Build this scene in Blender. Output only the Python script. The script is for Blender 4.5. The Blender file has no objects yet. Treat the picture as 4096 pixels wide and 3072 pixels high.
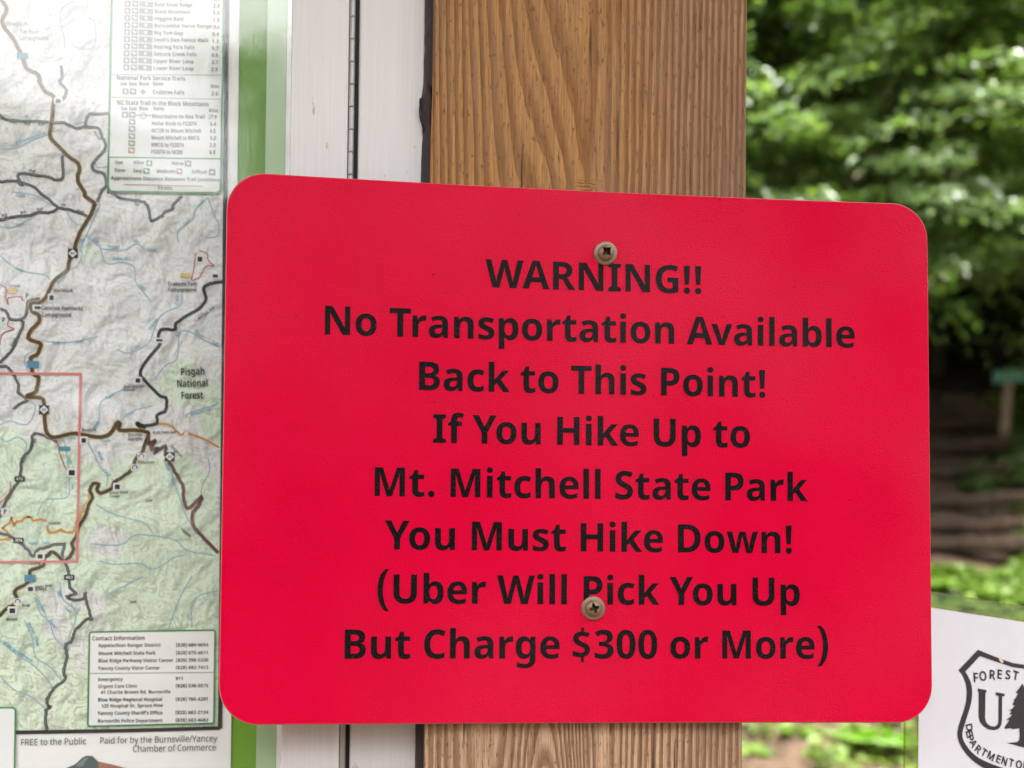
import bpy, math, random
import numpy as np
from mathutils import Vector, Matrix
from mathutils.geometry import tessellate_polygon

C = bpy.context.scene.collection
R = math.radians

# ------------------------------------------------------------------ camera
PXW, PXH = 4096.0, 3072.0
FPX = 2900.0                       # focal length in pixels of the 4096 wide photograph
PPX, PPY = 1694.4, 2296.3          # optical axis: the photograph is a crop, so the lens is shifted
CAM = np.array([-0.09015, -0.30676, -0.05612])
YAW, PITCH, ROLL = -0.06923, 0.01348, -0.01242


def cam_rot():
    cy, sy = math.cos(YAW), math.sin(YAW)
    cp, sp = math.cos(PITCH), math.sin(PITCH)
    cr, sr = math.cos(ROLL), math.sin(ROLL)
    rz = np.array([[cy, -sy, 0], [sy, cy, 0], [0, 0, 1]])
    rx = np.array([[1, 0, 0], [0, cp, -sp], [0, sp, cp]])
    ry = np.array([[cr, 0, sr], [0, 1, 0], [-sr, 0, cr]])
    return rz @ rx @ ry            # columns: right, forward, up


RC = cam_rot()
cam = bpy.data.cameras.new('camera')
cam.sensor_width = 36.0
cam.lens = 36.0 * FPX / PXW
cam.shift_x = (PXW / 2 - PPX) / PXW
cam.shift_y = (PPY - PXH / 2) / PXW
cam.clip_start = 0.02
cam.clip_end = 300.0
cam.dof.use_dof = True
cam.dof.focus_distance = 0.312
cam.dof.aperture_fstop = 5.6
cam.dof.aperture_blades = 0
cam_ob = bpy.data.objects.new('camera', cam)
C.objects.link(cam_ob)
M4 = Matrix.Identity(4)
for i in range(3):
    M4[i][0] = RC[i, 0]
    M4[i][1] = RC[i, 2]
    M4[i][2] = -RC[i, 1]
    M4[i][3] = CAM[i]
cam_ob.matrix_world = M4
bpy.context.scene.camera = cam_ob

# ------------------------------------------------------------------ light
SUN_EL, SUN_AZ = R(61), R(200)     # azimuth clockwise from +Y: high, behind the camera, slightly left
world = bpy.data.worlds.new('World')
bpy.context.scene.world = world
world.use_nodes = True
wt = world.node_tree
sky = wt.nodes.new('ShaderNodeTexSky')
sky.sky_type = 'NISHITA'
sky.sun_disc = False
sky.sun_elevation = SUN_EL
sky.sun_rotation = SUN_AZ
sky.air_density = 1.0
sky.dust_density = 4.0
hsv = wt.nodes.new('ShaderNodeHueSaturation')     # overcast: the blue of the clear sky is taken out
hsv.inputs['Saturation'].default_value = 0.18
wt.links.new(sky.outputs[0], hsv.inputs['Color'])
bg = wt.nodes['Background']
wt.links.new(hsv.outputs[0], bg.inputs['Color'])
bg.inputs['Strength'].default_value = 0.15
sun = bpy.data.lights.new('sun', 'SUN')
sun.energy = 3.0
sun.angle = R(24)
sun.color = (1.0, 0.97, 0.92)
sun_ob = bpy.data.objects.new('sun', sun)
C.objects.link(sun_ob)
sd = Vector((math.sin(SUN_AZ) * math.cos(SUN_EL), math.cos(SUN_AZ) * math.cos(SUN_EL), math.sin(SUN_EL)))
sun_ob.rotation_euler = sd.to_track_quat('Z', 'Y').to_euler()
sun_ob.location = sd * 30

vs = bpy.context.scene.view_settings
vs.view_transform = 'Standard'
vs.look = 'None'
vs.exposure = 2.28
vs.gamma = 1.0
vs.use_curve_mapping = False


# ------------------------------------------------------------------ helpers
def ray(px, py):
    return RC @ np.array([(px - PPX) / FPX, 1.0, -(py - PPY) / FPX])


def at(px, py, y):
    """point of the plane Y = y that stands at a pixel of the 4096 x 3072 photograph"""
    d = ray(px, py)
    t = (y - CAM[1]) / d[1]
    return CAM + d * t


def link(name, me, m=None, parent=None):
    o = bpy.data.objects.new(name, me)
    C.objects.link(o)
    if m is not None and me is not None:
        me.materials.append(m)
    if parent is not None:
        o.parent = parent
    return o


def tag(o, label=None, cat=None, group=None, kind=None):
    if label: o['label'] = label
    if cat: o['category'] = cat
    if group: o['group'] = group
    if kind: o['kind'] = kind
    return o


def empty(name, loc, label, cat, group=None):
    o = bpy.data.objects.new(name, None)
    o.empty_display_size = 0.05
    o.location = loc
    C.objects.link(o)
    return tag(o, label, cat, group)


class MB:
    def __init__(self):
        self.v, self.f, self.s = [], [], []

    def add(self, vs_, fs, smooth=False):
        k = len(self.v)
        self.v += [tuple(map(float, p)) for p in vs_]
        self.f += [tuple(i + k for i in f) for f in fs]
        self.s += [smooth] * len(fs)
        return self

    def box(self, a, b):
        (x0, y0, z0), (x1, y1, z1) = a, b
        return self.add([(x0, y0, z0), (x1, y0, z0), (x1, y1, z0), (x0, y1, z0),
                         (x0, y0, z1), (x1, y0, z1), (x1, y1, z1), (x0, y1, z1)],
                        [(0, 3, 2, 1), (4, 5, 6, 7), (0, 1, 5, 4), (1, 2, 6, 5), (2, 3, 7, 6), (3, 0, 4, 7)])

    def tube(self, pts, rad, n=8, smooth=True, cap=True):
        pts = [Vector(p) for p in pts]
        rings, prev = [], None
        for i, p in enumerate(pts):
            d = (pts[min(i + 1, len(pts) - 1)] - pts[max(i - 1, 0)]).normalized()
            if prev is None:
                u = d.orthogonal().normalized()
            else:
                u = (prev - d * prev.dot(d)).normalized()
            prev = u
            w = d.cross(u)
            r = rad[i] if hasattr(rad, '__len__') else rad
            rings.append([p + (u * math.cos(2 * math.pi * k / n) + w * math.sin(2 * math.pi * k / n)) * r for k in range(n)])
        vs_ = [q for r_ in rings for q in r_]
        fs = [(i * n + k, i * n + (k + 1) % n, (i + 1) * n + (k + 1) % n, (i + 1) * n + k)
              for i in range(len(pts) - 1) for k in range(n)]
        self.add(vs_, fs, smooth)
        if cap:
            self.add(rings[0], [tuple(range(n))[::-1]])
            self.add(rings[-1], [tuple(range(n))])
        return self

    def build(self, name, m, parent=None, bevel=0.0, seg=2):
        me = bpy.data.meshes.new(name)
        me.from_pydata(self.v, [], self.f)
        me.polygons.foreach_set('use_smooth', self.s)
        me.update()
        o = link(name, me, m, parent)
        if bevel:
            b = o.modifiers.new('bevel', 'BEVEL')
            b.width = bevel
            b.segments = seg
            b.limit_method = 'ANGLE'
        return o


# polygons with holes in a plane frame: o + u * x + w * z, front side towards the camera
def poly_fill(mb, loops, fr):
    o, u, w = fr
    loops3 = [[Vector((p[0], p[1], 0)) for p in l] for l in loops if len(l) > 2]
    if not loops3: return
    flat = [p for l in loops3 for p in l]
    tris = tessellate_polygon(loops3)
    vs_ = [o + u * p.x + w * p.y for p in flat]
    nrm = np.cross(u, w)               # points away from the viewer or to the viewer
    out = []
    for t in tris:
        a, b, c = (flat[i] for i in t)
        ccw = (b - a).cross(c - a).z > 0
        out.append(t if ccw else (t[0], t[2], t[1]))
    mb.add(vs_, out)


def ribbon(mb, pts, width, fr, closed=False):
    """flat line of a given width on a plane"""
    o, u, w = fr
    p = [np.array(q, float) for q in pts]
    n = len(p)
    L, Rr = [], []
    for i in range(n):
        a = p[(i - 1) % n] if (closed or i > 0) else p[i]
        b = p[(i + 1) % n] if (closed or i < n - 1) else p[i]
        d1 = p[i] - a; d2 = b - p[i]
        l1, l2 = np.hypot(*d1), np.hypot(*d2)
        d = (d1 / l1 if l1 > 1e-12 else 0) + (d2 / l2 if l2 > 1e-12 else 0)
        ln = np.hypot(*d) if hasattr(d, '__len__') else 0
        d = d / ln if ln > 1e-9 else np.array([1.0, 0])
        nn = np.array([-d[1], d[0]])
        ww = width[i] if hasattr(width, '__len__') else width
        k = 1.0
        if l1 > 1e-12 and l2 > 1e-12:
            k = 1 / max(0.6, abs(np.dot(d, d1 / l1)))
        L.append(p[i] + nn * ww / 2 * k); Rr.append(p[i] - nn * ww / 2 * k)
    vs_ = [o + u * q[0] + w * q[1] for q in L + Rr]
    fs = []
    for i in range(n if closed else n - 1):
        j = (i + 1) % n
        fs.append((i, n + i, n + j, j))
    mb.add(vs_, fs)


def smooth_line(pts, k=4):
    """Catmull-Rom through traced points"""
    p = [np.array(q, float) for q in pts]
    if len(p) < 3: return p
    out = []
    for i in range(len(p) - 1):
        a = p[max(i - 1, 0)]; b = p[i]; c = p[i + 1]; d = p[min(i + 2, len(p) - 1)]
        for j in range(k):
            t = j / k
            out.append(0.5 * ((2 * b) + (c - a) * t + (2 * a - 5 * b + 4 * c - d) * t * t + (3 * b - a - 3 * c + d) * t ** 3))
    out.append(p[-1])
    return out


def round_rect(x0, z0, x1, z1, r, n=8):
    pts = []
    for cx, cz, a0 in ((x1 - r, z1 - r, 0), (x0 + r, z1 - r, 90), (x0 + r, z0 + r, 180), (x1 - r, z0 + r, 270)):
        for k in range(n + 1):
            a = R(a0 + 90 * k / n)
            pts.append((cx + r * math.cos(a), cz + r * math.sin(a)))
    return pts


# glyph outlines: (0 bold or 1 regular, character code): (advance, [x, y, x, y, ...] per contour), plain numbers in 1/1000 units
GLYPH_POINTS = {
    (0, 97): (406, [[142,-7,111,-4,84,6,60,22,43,44,32,73,28,109,33,145,46,174,69,196,101,212,142,222,192,226,256,228,256,244,254,262,249,276,241,287,229,294,215,299,199,300,181,299,164,297,146,292,95,273,62,341,83,351,105,359,128,365,152,370,177,373,203,374,248,371,286,360,316,342,338,317,351,285,355,244,355,0,285,0,266,50,263,50,247,32,231,17,214,7,194,-1,170,-5], [179,66,200,69,218,75,234,86,246,100,253,118,256,140,256,170,217,169,188,166,166,160,150,151,139,139,133,125,131,109,132,95,137,84,144,76,154,71,166,68]]),
    (0, 98): (425, [[254,-7,229,-5,208,0,190,8,176,18,163,29,152,40,146,40,129,0,52,0,52,510,152,510,152,392,151,351,148,319,152,319,163,333,177,346,192,358,210,366,232,372,257,373,295,368,328,352,357,325,378,288,391,241,395,184,391,126,378,79,356,42,327,15,293,-1], [226,75,245,78,261,87,275,103,285,125,291,152,293,185,291,218,285,245,274,266,261,281,244,290,224,293,201,291,183,283,170,269,161,250,155,226,152,195,152,185,154,152,159,125,168,103,182,87,201,78]]),
    (0, 99): (345, [[201,-7,151,-2,109,13,75,39,50,75,35,122,30,181,33,223,40,260,53,291,70,317,91,337,117,353,145,364,176,371,210,373,234,373,256,370,276,366,324,349,295,271,251,287,210,293,182,288,160,275,145,253,135,222,132,182,135,148,141,121,153,101,168,86,187,77,210,75,230,75,249,78,266,83,282,89,298,97,313,106,313,21,297,12,281,5,265,0,247,-4,226,-6]]),
    (0, 100): (425, [[169,-7,130,-1,97,15,69,41,47,78,35,125,30,183,35,240,48,288,69,325,98,352,132,368,171,373,196,372,218,367,236,358,252,347,266,334,277,320,280,320,275,351,273,393,273,510,373,510,373,0,296,0,277,48,273,48,262,33,248,20,233,9,215,0,193,-5], [203,73,228,76,248,84,262,98,271,117,277,141,279,171,279,182,278,215,272,242,263,264,249,280,229,289,202,292,182,289,165,279,150,264,140,242,134,214,132,181,134,148,140,121,150,100,165,85,182,76]]),
    (0, 101): (397, [[218,-7,183,-4,151,2,121,14,95,30,73,50,54,76,41,106,33,141,30,181,33,221,40,257,52,288,69,314,89,335,113,352,140,364,170,371,203,373,251,369,291,354,324,330,348,297,363,256,368,207,368,158,132,158,135,132,143,110,157,92,175,79,197,71,223,68,246,69,267,71,287,75,307,80,327,88,347,97,347,19,329,11,310,5,290,0,269,-4,245,-6], [134,225,274,225,272,246,266,265,257,280,243,293,226,300,204,302,186,300,170,294,156,283,145,269,138,249]]),
    (0, 102): (260, [[69,0,69,291,13,291,13,340,69,367,69,394,70,423,76,447,84,466,96,482,111,494,129,503,150,509,173,513,198,514,252,509,290,498,265,425,240,431,209,435,196,433,186,429,178,422,173,413,170,402,169,390,169,367,255,367,255,291,169,291,169,0]]),
    (0, 103): (425, [[189,-161,117,-156,95,-153,74,-147,52,-140,52,-60,98,-75,146,-85,195,-88,223,-85,245,-75,260,-58,270,-35,273,-5,273,3,274,26,275,48,273,48,259,30,244,16,228,6,209,-1,190,-5,169,-7,128,-1,94,16,67,43,46,81,34,127,30,183,34,238,47,285,68,323,96,351,131,368,171,373,213,367,249,350,277,320,280,320,288,367,373,367,373,-1,368,-49,352,-89,326,-120,291,-143,245,-157], [204,72,227,74,246,82,261,94,271,112,277,137,279,170,279,182,277,218,271,246,261,267,247,281,227,289,203,292,177,288,158,274,144,252,135,221,132,181,135,142,144,111,158,89,178,76]]),
    (0, 104): (441, [[52,0,52,510,152,510,152,406,151,355,148,320,153,320,166,337,181,350,198,361,217,368,238,372,259,373,296,370,328,359,355,342,375,316,387,282,391,239,391,0,291,0,291,214,288,243,281,265,270,281,253,290,232,293,205,290,184,280,170,262,160,238,154,209,152,173,152,0]]),
    (0, 105): (205, [[103,412,88,414,75,417,64,423,55,432,50,445,48,461,50,478,55,491,64,500,75,506,88,509,103,510,117,509,130,506,141,500,150,491,155,478,157,461,155,445,150,432,141,423,130,417,117,414], [52,0,52,367,152,367,152,0]]),
    (0, 106): (205, [[103,412,88,414,75,417,64,423,55,432,50,445,48,461,50,478,55,491,64,500,75,506,88,509,103,510,117,509,130,506,141,500,150,491,155,478,157,461,155,445,150,432,141,423,130,417,117,414], [23,-161,-12,-159,-43,-153,-43,-75,-20,-79,4,-81,17,-79,28,-76,38,-69,46,-59,51,-44,52,-25,52,367,152,367,152,-40,151,-61,147,-82,140,-101,129,-118,116,-133,98,-145,77,-154,52,-159]]),
    (0, 107): (416, [[52,0,52,510,152,510,152,282,151,241,147,199,148,199,169,228,192,255,295,367,408,367,262,208,416,0,301,0,195,148,152,114,152,0]]),
    (0, 108): (205, [[52,0,52,510,152,510,152,0]]),
    (0, 109): (660, [[52,0,52,367,129,367,142,320,148,320,160,337,176,350,194,361,213,368,234,372,255,373,280,372,303,368,323,360,340,350,355,336,366,320,375,320,387,337,403,350,421,361,442,368,462,372,483,373,521,370,553,359,577,342,595,316,606,282,609,239,609,0,509,0,509,214,507,243,500,265,489,281,474,290,454,293,430,290,411,281,398,265,388,244,383,217,381,184,381,0,281,0,281,214,279,243,272,265,261,281,245,290,226,293,201,290,182,280,168,262,159,238,154,209,152,173,152,0]]),
    (0, 110): (441, [[52,0,52,367,129,367,142,320,148,320,161,337,177,350,196,361,217,368,238,372,261,373,297,370,329,359,355,342,375,316,387,282,391,239,391,0,291,0,291,214,289,238,285,258,277,274,265,285,250,291,232,293,204,290,184,280,169,262,160,238,154,209,152,173,152,0]]),
    (0, 111): (416, [[207,-7,174,-4,144,3,116,15,91,32,70,54,53,80,40,111,33,145,30,184,36,240,51,287,78,324,114,352,157,368,209,373,242,371,272,364,300,351,325,334,346,313,363,287,375,257,383,223,385,184,380,128,364,81,337,43,302,15,258,-1], [208,74,232,77,251,86,266,102,276,123,281,151,283,184,281,217,276,244,266,266,251,281,232,290,208,293,184,290,164,281,150,266,140,244,134,217,132,184,134,151,140,123,150,102,164,86,184,77]]),
    (0, 112): (425, [[52,-161,52,367,134,367,148,319,152,319,163,333,177,346,192,357,210,366,232,372,257,373,295,368,328,352,357,325,378,288,391,241,395,184,390,127,377,79,355,42,326,15,293,-1,254,-7,229,-5,208,0,191,8,176,18,163,29,152,40,147,40,152,-13,152,-161], [226,75,247,78,263,87,276,103,286,125,291,152,293,185,290,224,282,255,268,276,249,289,224,293,201,291,183,283,170,269,161,250,155,226,152,195,152,185,154,152,159,125,168,103,182,87,201,78]]),
    (0, 113): (425, [[273,-161,273,-7,277,48,273,48,262,33,249,20,234,9,215,0,194,-5,169,-7,130,-1,97,15,69,41,47,78,34,125,30,183,35,240,48,288,69,325,98,352,132,368,171,373,196,372,218,367,236,358,252,347,265,334,277,320,279,320,288,367,373,367,373,-161], [204,72,229,75,248,83,262,96,271,115,277,140,279,170,279,182,278,215,272,242,263,264,249,280,229,289,203,292,181,289,163,279,150,264,140,242,134,214,132,181,135,142,144,111,158,89,178,76]]),
    (0, 114): (305, [[52,0,52,367,128,367,143,305,148,305,160,323,175,339,192,353,212,364,234,371,257,373,275,373,291,371,283,277,270,279,254,280,237,279,221,276,205,271,190,264,178,254,167,242,159,227,154,208,152,187,152,0]]),
    (0, 115): (334, [[152,-7,86,-2,68,2,49,8,31,15,31,97,95,75,117,70,137,67,155,66,173,67,187,70,197,75,204,82,208,89,210,98,204,115,183,132,130,156,74,185,60,195,49,207,41,220,35,235,31,252,30,271,35,303,48,328,70,348,99,362,134,371,175,373,198,373,219,370,240,367,261,361,283,354,304,345,274,273,223,292,207,296,190,299,174,300,149,297,135,289,130,275,135,260,157,244,206,223,261,196,275,187,286,175,296,162,303,147,307,129,308,109,304,75,291,46,269,23,238,7,199,-3]]),
    (0, 116): (291, [[178,-7,157,-6,137,-2,119,4,103,13,90,25,78,41,70,61,65,86,63,115,63,291,15,291,15,334,71,367,99,445,163,445,163,367,266,367,266,291,163,291,163,115,165,102,169,92,175,84,184,78,195,74,207,73,239,77,270,85,270,10,230,-2]]),
    (0, 117): (441, [[181,-7,144,-3,112,7,86,25,66,51,54,85,50,128,50,367,150,367,150,152,152,129,157,109,165,93,176,82,191,75,210,73,237,77,258,87,272,104,281,128,287,158,289,194,289,367,389,367,389,0,312,0,299,47,293,47,280,30,264,16,245,6,225,-1,203,-5]]),
    (0, 118): (382, [[140,0,0,367,105,367,175,158,185,119,189,83,192,83,195,107,200,132,207,158,277,367,382,367,242,0]]),
    (0, 119): (575, [[111,0,7,367,106,367,148,204,157,164,164,119,169,84,171,84,174,109,179,142,184,172,188,191,233,367,343,367,386,191,393,161,399,118,402,84,405,84,410,117,417,163,426,204,470,367,568,367,463,0,354,0,326,128,318,162,307,211,296,258,288,290,285,290,278,258,267,211,256,162,248,127,218,0]]),
    (0, 120): (388, [[3,0,128,187,9,367,123,367,194,250,266,367,379,367,260,187,385,0,271,0,194,126,117,0]]),
    (0, 121): (382, [[74,-161,45,-160,23,-156,23,-77,41,-79,62,-81,82,-78,99,-72,112,-61,124,-48,133,-32,140,-15,146,3,0,367,109,367,179,161,187,130,191,97,193,97,198,130,207,161,275,367,382,367,227,-47,211,-82,191,-110,166,-133,138,-148,107,-158]]),
    (0, 122): (328, [[18,0,18,59,188,290,28,290,28,367,302,367,302,302,136,77,308,77,308,0]]),
    (0, 65): (463, [[0,0,169,482,293,482,463,0,354,0,319,114,144,114,109,0], [170,199,295,199,259,311,251,340,240,375,232,407,223,374,212,336,204,311]]),
    (0, 66): (451, [[60,0,60,480,210,480,268,477,317,468,355,453,382,430,398,399,404,358,401,332,395,309,384,289,370,272,352,261,330,255,330,251,345,247,360,242,373,234,385,225,396,213,404,199,411,183,414,162,416,139,410,99,395,65,369,37,333,16,291,4,240,0], [162,289,221,289,247,291,268,296,282,304,292,314,298,328,300,345,297,361,291,374,279,384,263,391,242,395,216,396,162,396], [162,84,228,84,256,86,277,92,292,102,302,115,308,131,310,149,308,166,302,180,292,192,276,202,254,207,225,209,162,209]]),
    (0, 67): (428, [[255,-7,208,-3,168,7,133,24,103,47,80,76,62,110,49,149,41,192,39,239,42,286,51,328,65,367,85,402,111,431,141,455,177,472,218,483,264,486,288,485,312,482,335,477,359,470,382,462,404,453,371,370,317,392,299,397,282,401,264,402,228,397,198,382,175,358,157,325,147,285,144,238,147,191,156,152,172,120,195,97,226,83,264,78,284,79,303,81,323,85,386,103,386,18,365,10,344,4,324,-1,302,-4,279,-6]]),
    (0, 68): (497, [[60,0,60,480,211,480,259,477,302,468,342,453,376,432,404,406,427,374,444,336,455,293,458,244,450,170,427,109,389,61,337,27,273,7,196,0], [162,84,206,84,258,90,300,109,329,141,347,185,353,242,349,290,337,329,318,359,291,380,257,392,216,396,162,396]]),
    (0, 69): (376, [[60,0,60,480,336,480,336,396,162,396,162,291,324,291,324,208,162,208,162,84,336,84,336,0]]),
    (0, 70): (369, [[60,0,60,480,335,480,335,396,161,396,161,273,323,273,323,189,161,189,161,0]]),
    (0, 71): (486, [[262,-7,196,0,141,21,97,56,65,105,45,166,39,240,42,288,52,332,68,371,91,405,119,433,153,456,193,473,238,483,289,486,315,485,340,483,365,478,389,472,411,465,432,457,398,375,348,394,329,398,309,401,289,402,261,399,235,393,212,381,192,366,175,347,162,325,152,299,146,270,144,238,145,208,149,181,156,155,167,133,180,114,197,98,217,87,241,80,269,78,305,80,333,85,333,185,242,185,242,269,433,269,433,21,354,1,326,-3,295,-6]]),
    (0, 72): (514, [[60,0,60,480,162,480,162,291,352,291,352,480,453,480,453,0,352,0,352,207,162,207,162,0]]),
    (0, 73): (261, [[21,0,21,58,80,85,80,395,21,422,21,480,240,480,240,422,181,395,181,85,240,58,240,0]]),
    (0, 74): (222, [[10,-141,-24,-139,-50,-134,-50,-49,-27,-54,-2,-56,9,-55,20,-53,30,-49,39,-43,46,-35,52,-24,57,-9,60,9,60,30,60,480,162,480,162,31,160,-8,153,-41,143,-69,128,-92,110,-110,89,-124,65,-133,39,-139]]),
    (0, 75): (446, [[60,0,60,480,162,480,162,260,181,288,202,316,332,480,445,480,277,267,446,0,330,0,205,202,162,171,162,0]]),
    (0, 76): (379, [[60,0,60,480,162,480,162,84,357,84,357,0]]),
    (0, 77): (633, [[60,0,60,480,199,480,312,113,314,113,435,480,573,480,573,0,478,0,478,227,479,279,481,335,483,375,480,375,357,0,263,0,148,376,145,376,148,336,150,278,151,223,151,0]]),
    (0, 78): (546, [[60,0,60,480,189,480,397,120,399,120,396,187,394,253,394,480,486,480,486,0,357,0,148,363,145,363,149,294,151,226,151,0]]),
    (0, 79): (535, [[267,-7,218,-3,176,7,139,24,108,48,83,76,63,111,50,150,42,193,39,241,42,289,50,332,63,371,83,405,108,433,139,456,176,473,219,484,268,487,317,484,360,473,396,456,427,433,452,405,471,370,485,331,493,288,496,240,493,193,485,150,471,110,452,76,427,47,396,24,360,7,317,-3], [267,79,307,83,338,98,361,122,376,154,386,194,389,240,386,287,376,327,361,359,338,383,307,398,268,402,229,398,198,383,175,359,159,327,149,287,146,240,149,194,159,154,175,122,198,98,229,83]]),
    (0, 80): (422, [[60,0,60,480,214,480,270,475,315,462,349,440,373,410,387,373,392,330,390,303,384,276,374,252,360,229,340,209,316,193,286,180,249,173,206,171,162,171,162,0], [162,254,195,254,222,256,245,261,264,271,278,285,286,303,289,326,286,352,276,371,260,385,237,393,208,396,162,396]]),
    (0, 81): (535, [[363,-114,275,-7,267,-7,218,-3,176,7,139,24,108,48,83,76,63,111,50,150,42,193,39,241,42,289,50,332,63,371,83,405,108,433,139,456,176,473,219,484,268,487,317,484,360,473,396,456,427,433,452,405,471,370,485,331,493,288,496,240,492,189,483,143,467,101,444,65,414,37,377,15,493,-114], [267,79,307,83,338,98,361,122,376,154,386,194,389,240,386,287,376,327,361,359,338,383,307,398,268,402,229,398,198,383,175,359,159,327,149,287,146,240,149,194,159,154,175,122,198,98,229,83]]),
    (0, 82): (443, [[60,0,60,480,200,480,260,476,308,464,345,444,371,416,386,380,392,336,390,315,386,296,379,278,370,263,359,249,346,237,332,226,318,217,302,209,443,0,330,0,216,184,162,184,162,0], [162,267,195,267,225,268,249,274,267,283,279,296,286,313,289,333,286,354,278,370,266,382,247,390,223,395,193,396,162,396]]),
    (0, 83): (370, [[167,-7,118,-4,73,6,31,22,31,117,102,90,126,83,150,79,175,77,197,79,215,84,228,92,237,102,242,114,244,128,241,145,232,160,217,172,198,183,176,195,150,207,114,225,77,253,66,265,56,279,48,293,41,310,38,329,36,350,41,390,56,423,80,450,113,470,152,482,199,486,223,485,247,482,270,478,341,453,308,373,249,394,232,398,214,401,195,402,178,400,163,396,151,388,143,378,137,367,136,353,138,337,146,324,158,313,176,302,199,290,226,277,250,265,271,253,289,241,305,227,318,212,329,196,337,178,342,157,343,133,338,93,323,59,297,31,262,10,219,-2]]),
    (0, 84): (389, [[144,0,144,395,13,395,13,480,375,480,375,395,245,395,245,0]]),
    (0, 85): (508, [[252,-7,193,-1,145,15,107,42,79,78,63,121,57,171,57,480,158,480,158,186,161,151,169,123,183,103,201,89,225,81,255,79,285,81,309,90,327,105,339,126,347,153,349,187,349,480,451,480,451,169,448,137,441,107,429,80,412,55,390,34,363,16,331,4,294,-4]]),
    (0, 86): (437, [[163,0,0,480,103,480,193,194,200,167,211,125,218,89,225,125,236,167,243,194,334,480,437,480,273,0]]),
    (0, 87): (649, [[122,0,0,480,100,480,161,218,170,179,179,132,185,92,191,132,199,177,207,211,277,480,373,480,443,211,450,177,459,132,465,92,471,132,480,179,488,218,549,480,649,480,527,0,412,0,347,252,342,274,335,306,328,339,324,364,321,339,314,307,308,274,302,251,238,0]]),
    (0, 88): (448, [[0,0,159,247,10,480,122,480,226,307,327,480,437,480,286,242,448,0,332,0,220,181,109,0]]),
    (0, 89): (419, [[159,0,159,183,0,480,110,480,210,282,310,480,419,480,260,187,260,0]]),
    (0, 90): (389, [[16,0,16,66,246,396,22,396,22,480,367,480,367,414,137,84,373,84,373,0]]),
    (0, 48): (384, [[191,-7,139,1,96,22,64,59,42,108,29,168,24,240,26,289,31,333,40,373,53,407,71,435,93,457,121,474,153,484,191,487,244,480,286,458,318,422,341,373,355,312,359,240,357,191,352,147,343,107,330,74,312,45,290,23,263,6,230,-3], [191,75,214,80,231,93,244,116,252,148,257,189,259,240,257,290,252,331,244,363,231,386,214,400,191,405,169,400,151,386,139,363,131,331,126,290,125,240,126,190,131,149,139,117,151,94,169,80]]),
    (0, 49): (384, [[176,0,176,277,177,323,179,373,164,358,144,340,89,296,40,357,194,480,277,480,277,0]]),
    (0, 50): (384, [[27,0,27,71,147,192,206,254,219,271,230,286,238,300,243,314,247,329,248,345,246,362,241,376,232,388,220,395,206,400,189,402,171,400,153,396,136,389,118,379,100,367,81,353,26,418,70,451,86,461,104,469,123,476,145,482,170,485,197,486,227,484,254,479,278,469,299,456,316,441,330,423,340,402,347,380,349,357,347,331,342,307,333,284,321,263,305,241,287,220,215,148,153,90,153,85,362,85,362,0]]),
    (0, 51): (384, [[164,-7,114,-4,68,5,26,19,26,105,46,96,68,88,90,82,112,77,133,75,153,74,186,76,211,82,229,93,241,107,249,125,251,146,250,158,247,170,241,180,233,188,221,195,206,200,187,204,163,207,136,208,99,208,99,285,136,285,164,286,186,289,204,294,218,300,228,308,235,317,240,327,243,338,244,350,242,366,237,379,228,390,215,398,198,403,175,404,153,403,134,399,116,393,73,369,26,439,46,452,68,463,92,473,119,480,149,485,183,486,229,483,268,473,300,456,324,434,338,406,343,372,340,341,330,315,313,293,292,275,267,262,240,253,240,251,275,244,304,232,327,216,344,195,354,169,357,140,355,113,348,88,337,65,321,44,300,27,274,12,243,2,206,-5]]),
    (0, 52): (384, [[216,0,216,99,11,99,11,170,222,480,315,480,315,178,373,178,373,99,315,99,315,0], [101,178,216,178,216,259,217,297,219,338,220,363,218,363,205,337,189,311]]),
    (0, 53): (384, [[162,-7,137,-6,114,-4,91,0,70,5,50,12,33,19,33,107,51,99,71,91,93,85,116,80,137,77,158,76,186,78,209,84,227,94,241,109,249,128,251,152,247,178,236,198,217,213,190,221,155,224,116,221,83,214,42,235,60,480,320,480,320,394,149,394,140,300,165,304,201,306,230,304,256,299,279,289,301,277,319,260,333,240,344,217,351,191,353,161,348,112,332,71,305,38,268,13,220,-2]]),
    (0, 54): (384, [[199,-7,167,-4,138,3,110,16,86,33,64,57,47,85,34,119,26,158,24,203,24,231,26,258,30,285,35,312,42,337,51,362,62,385,76,406,93,425,113,443,136,457,162,469,192,478,226,483,264,485,297,484,328,480,328,399,301,404,271,406,234,404,203,397,178,387,159,373,143,355,132,334,125,310,119,284,117,256,121,256,131,271,144,284,160,296,178,304,200,310,225,312,264,307,298,294,325,272,346,242,358,205,362,160,357,112,342,71,318,38,285,13,245,-2], [197,75,215,77,231,84,245,95,256,111,262,132,264,158,262,180,257,198,248,214,235,225,219,231,199,234,185,233,172,229,160,224,149,217,141,208,134,199,128,188,125,178,124,167,125,153,128,138,132,124,139,111,147,99,157,89,169,81,182,76]]),
    (0, 55): (384, [[75,0,255,394,18,394,18,480,362,480,362,416,181,0]]),
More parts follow.
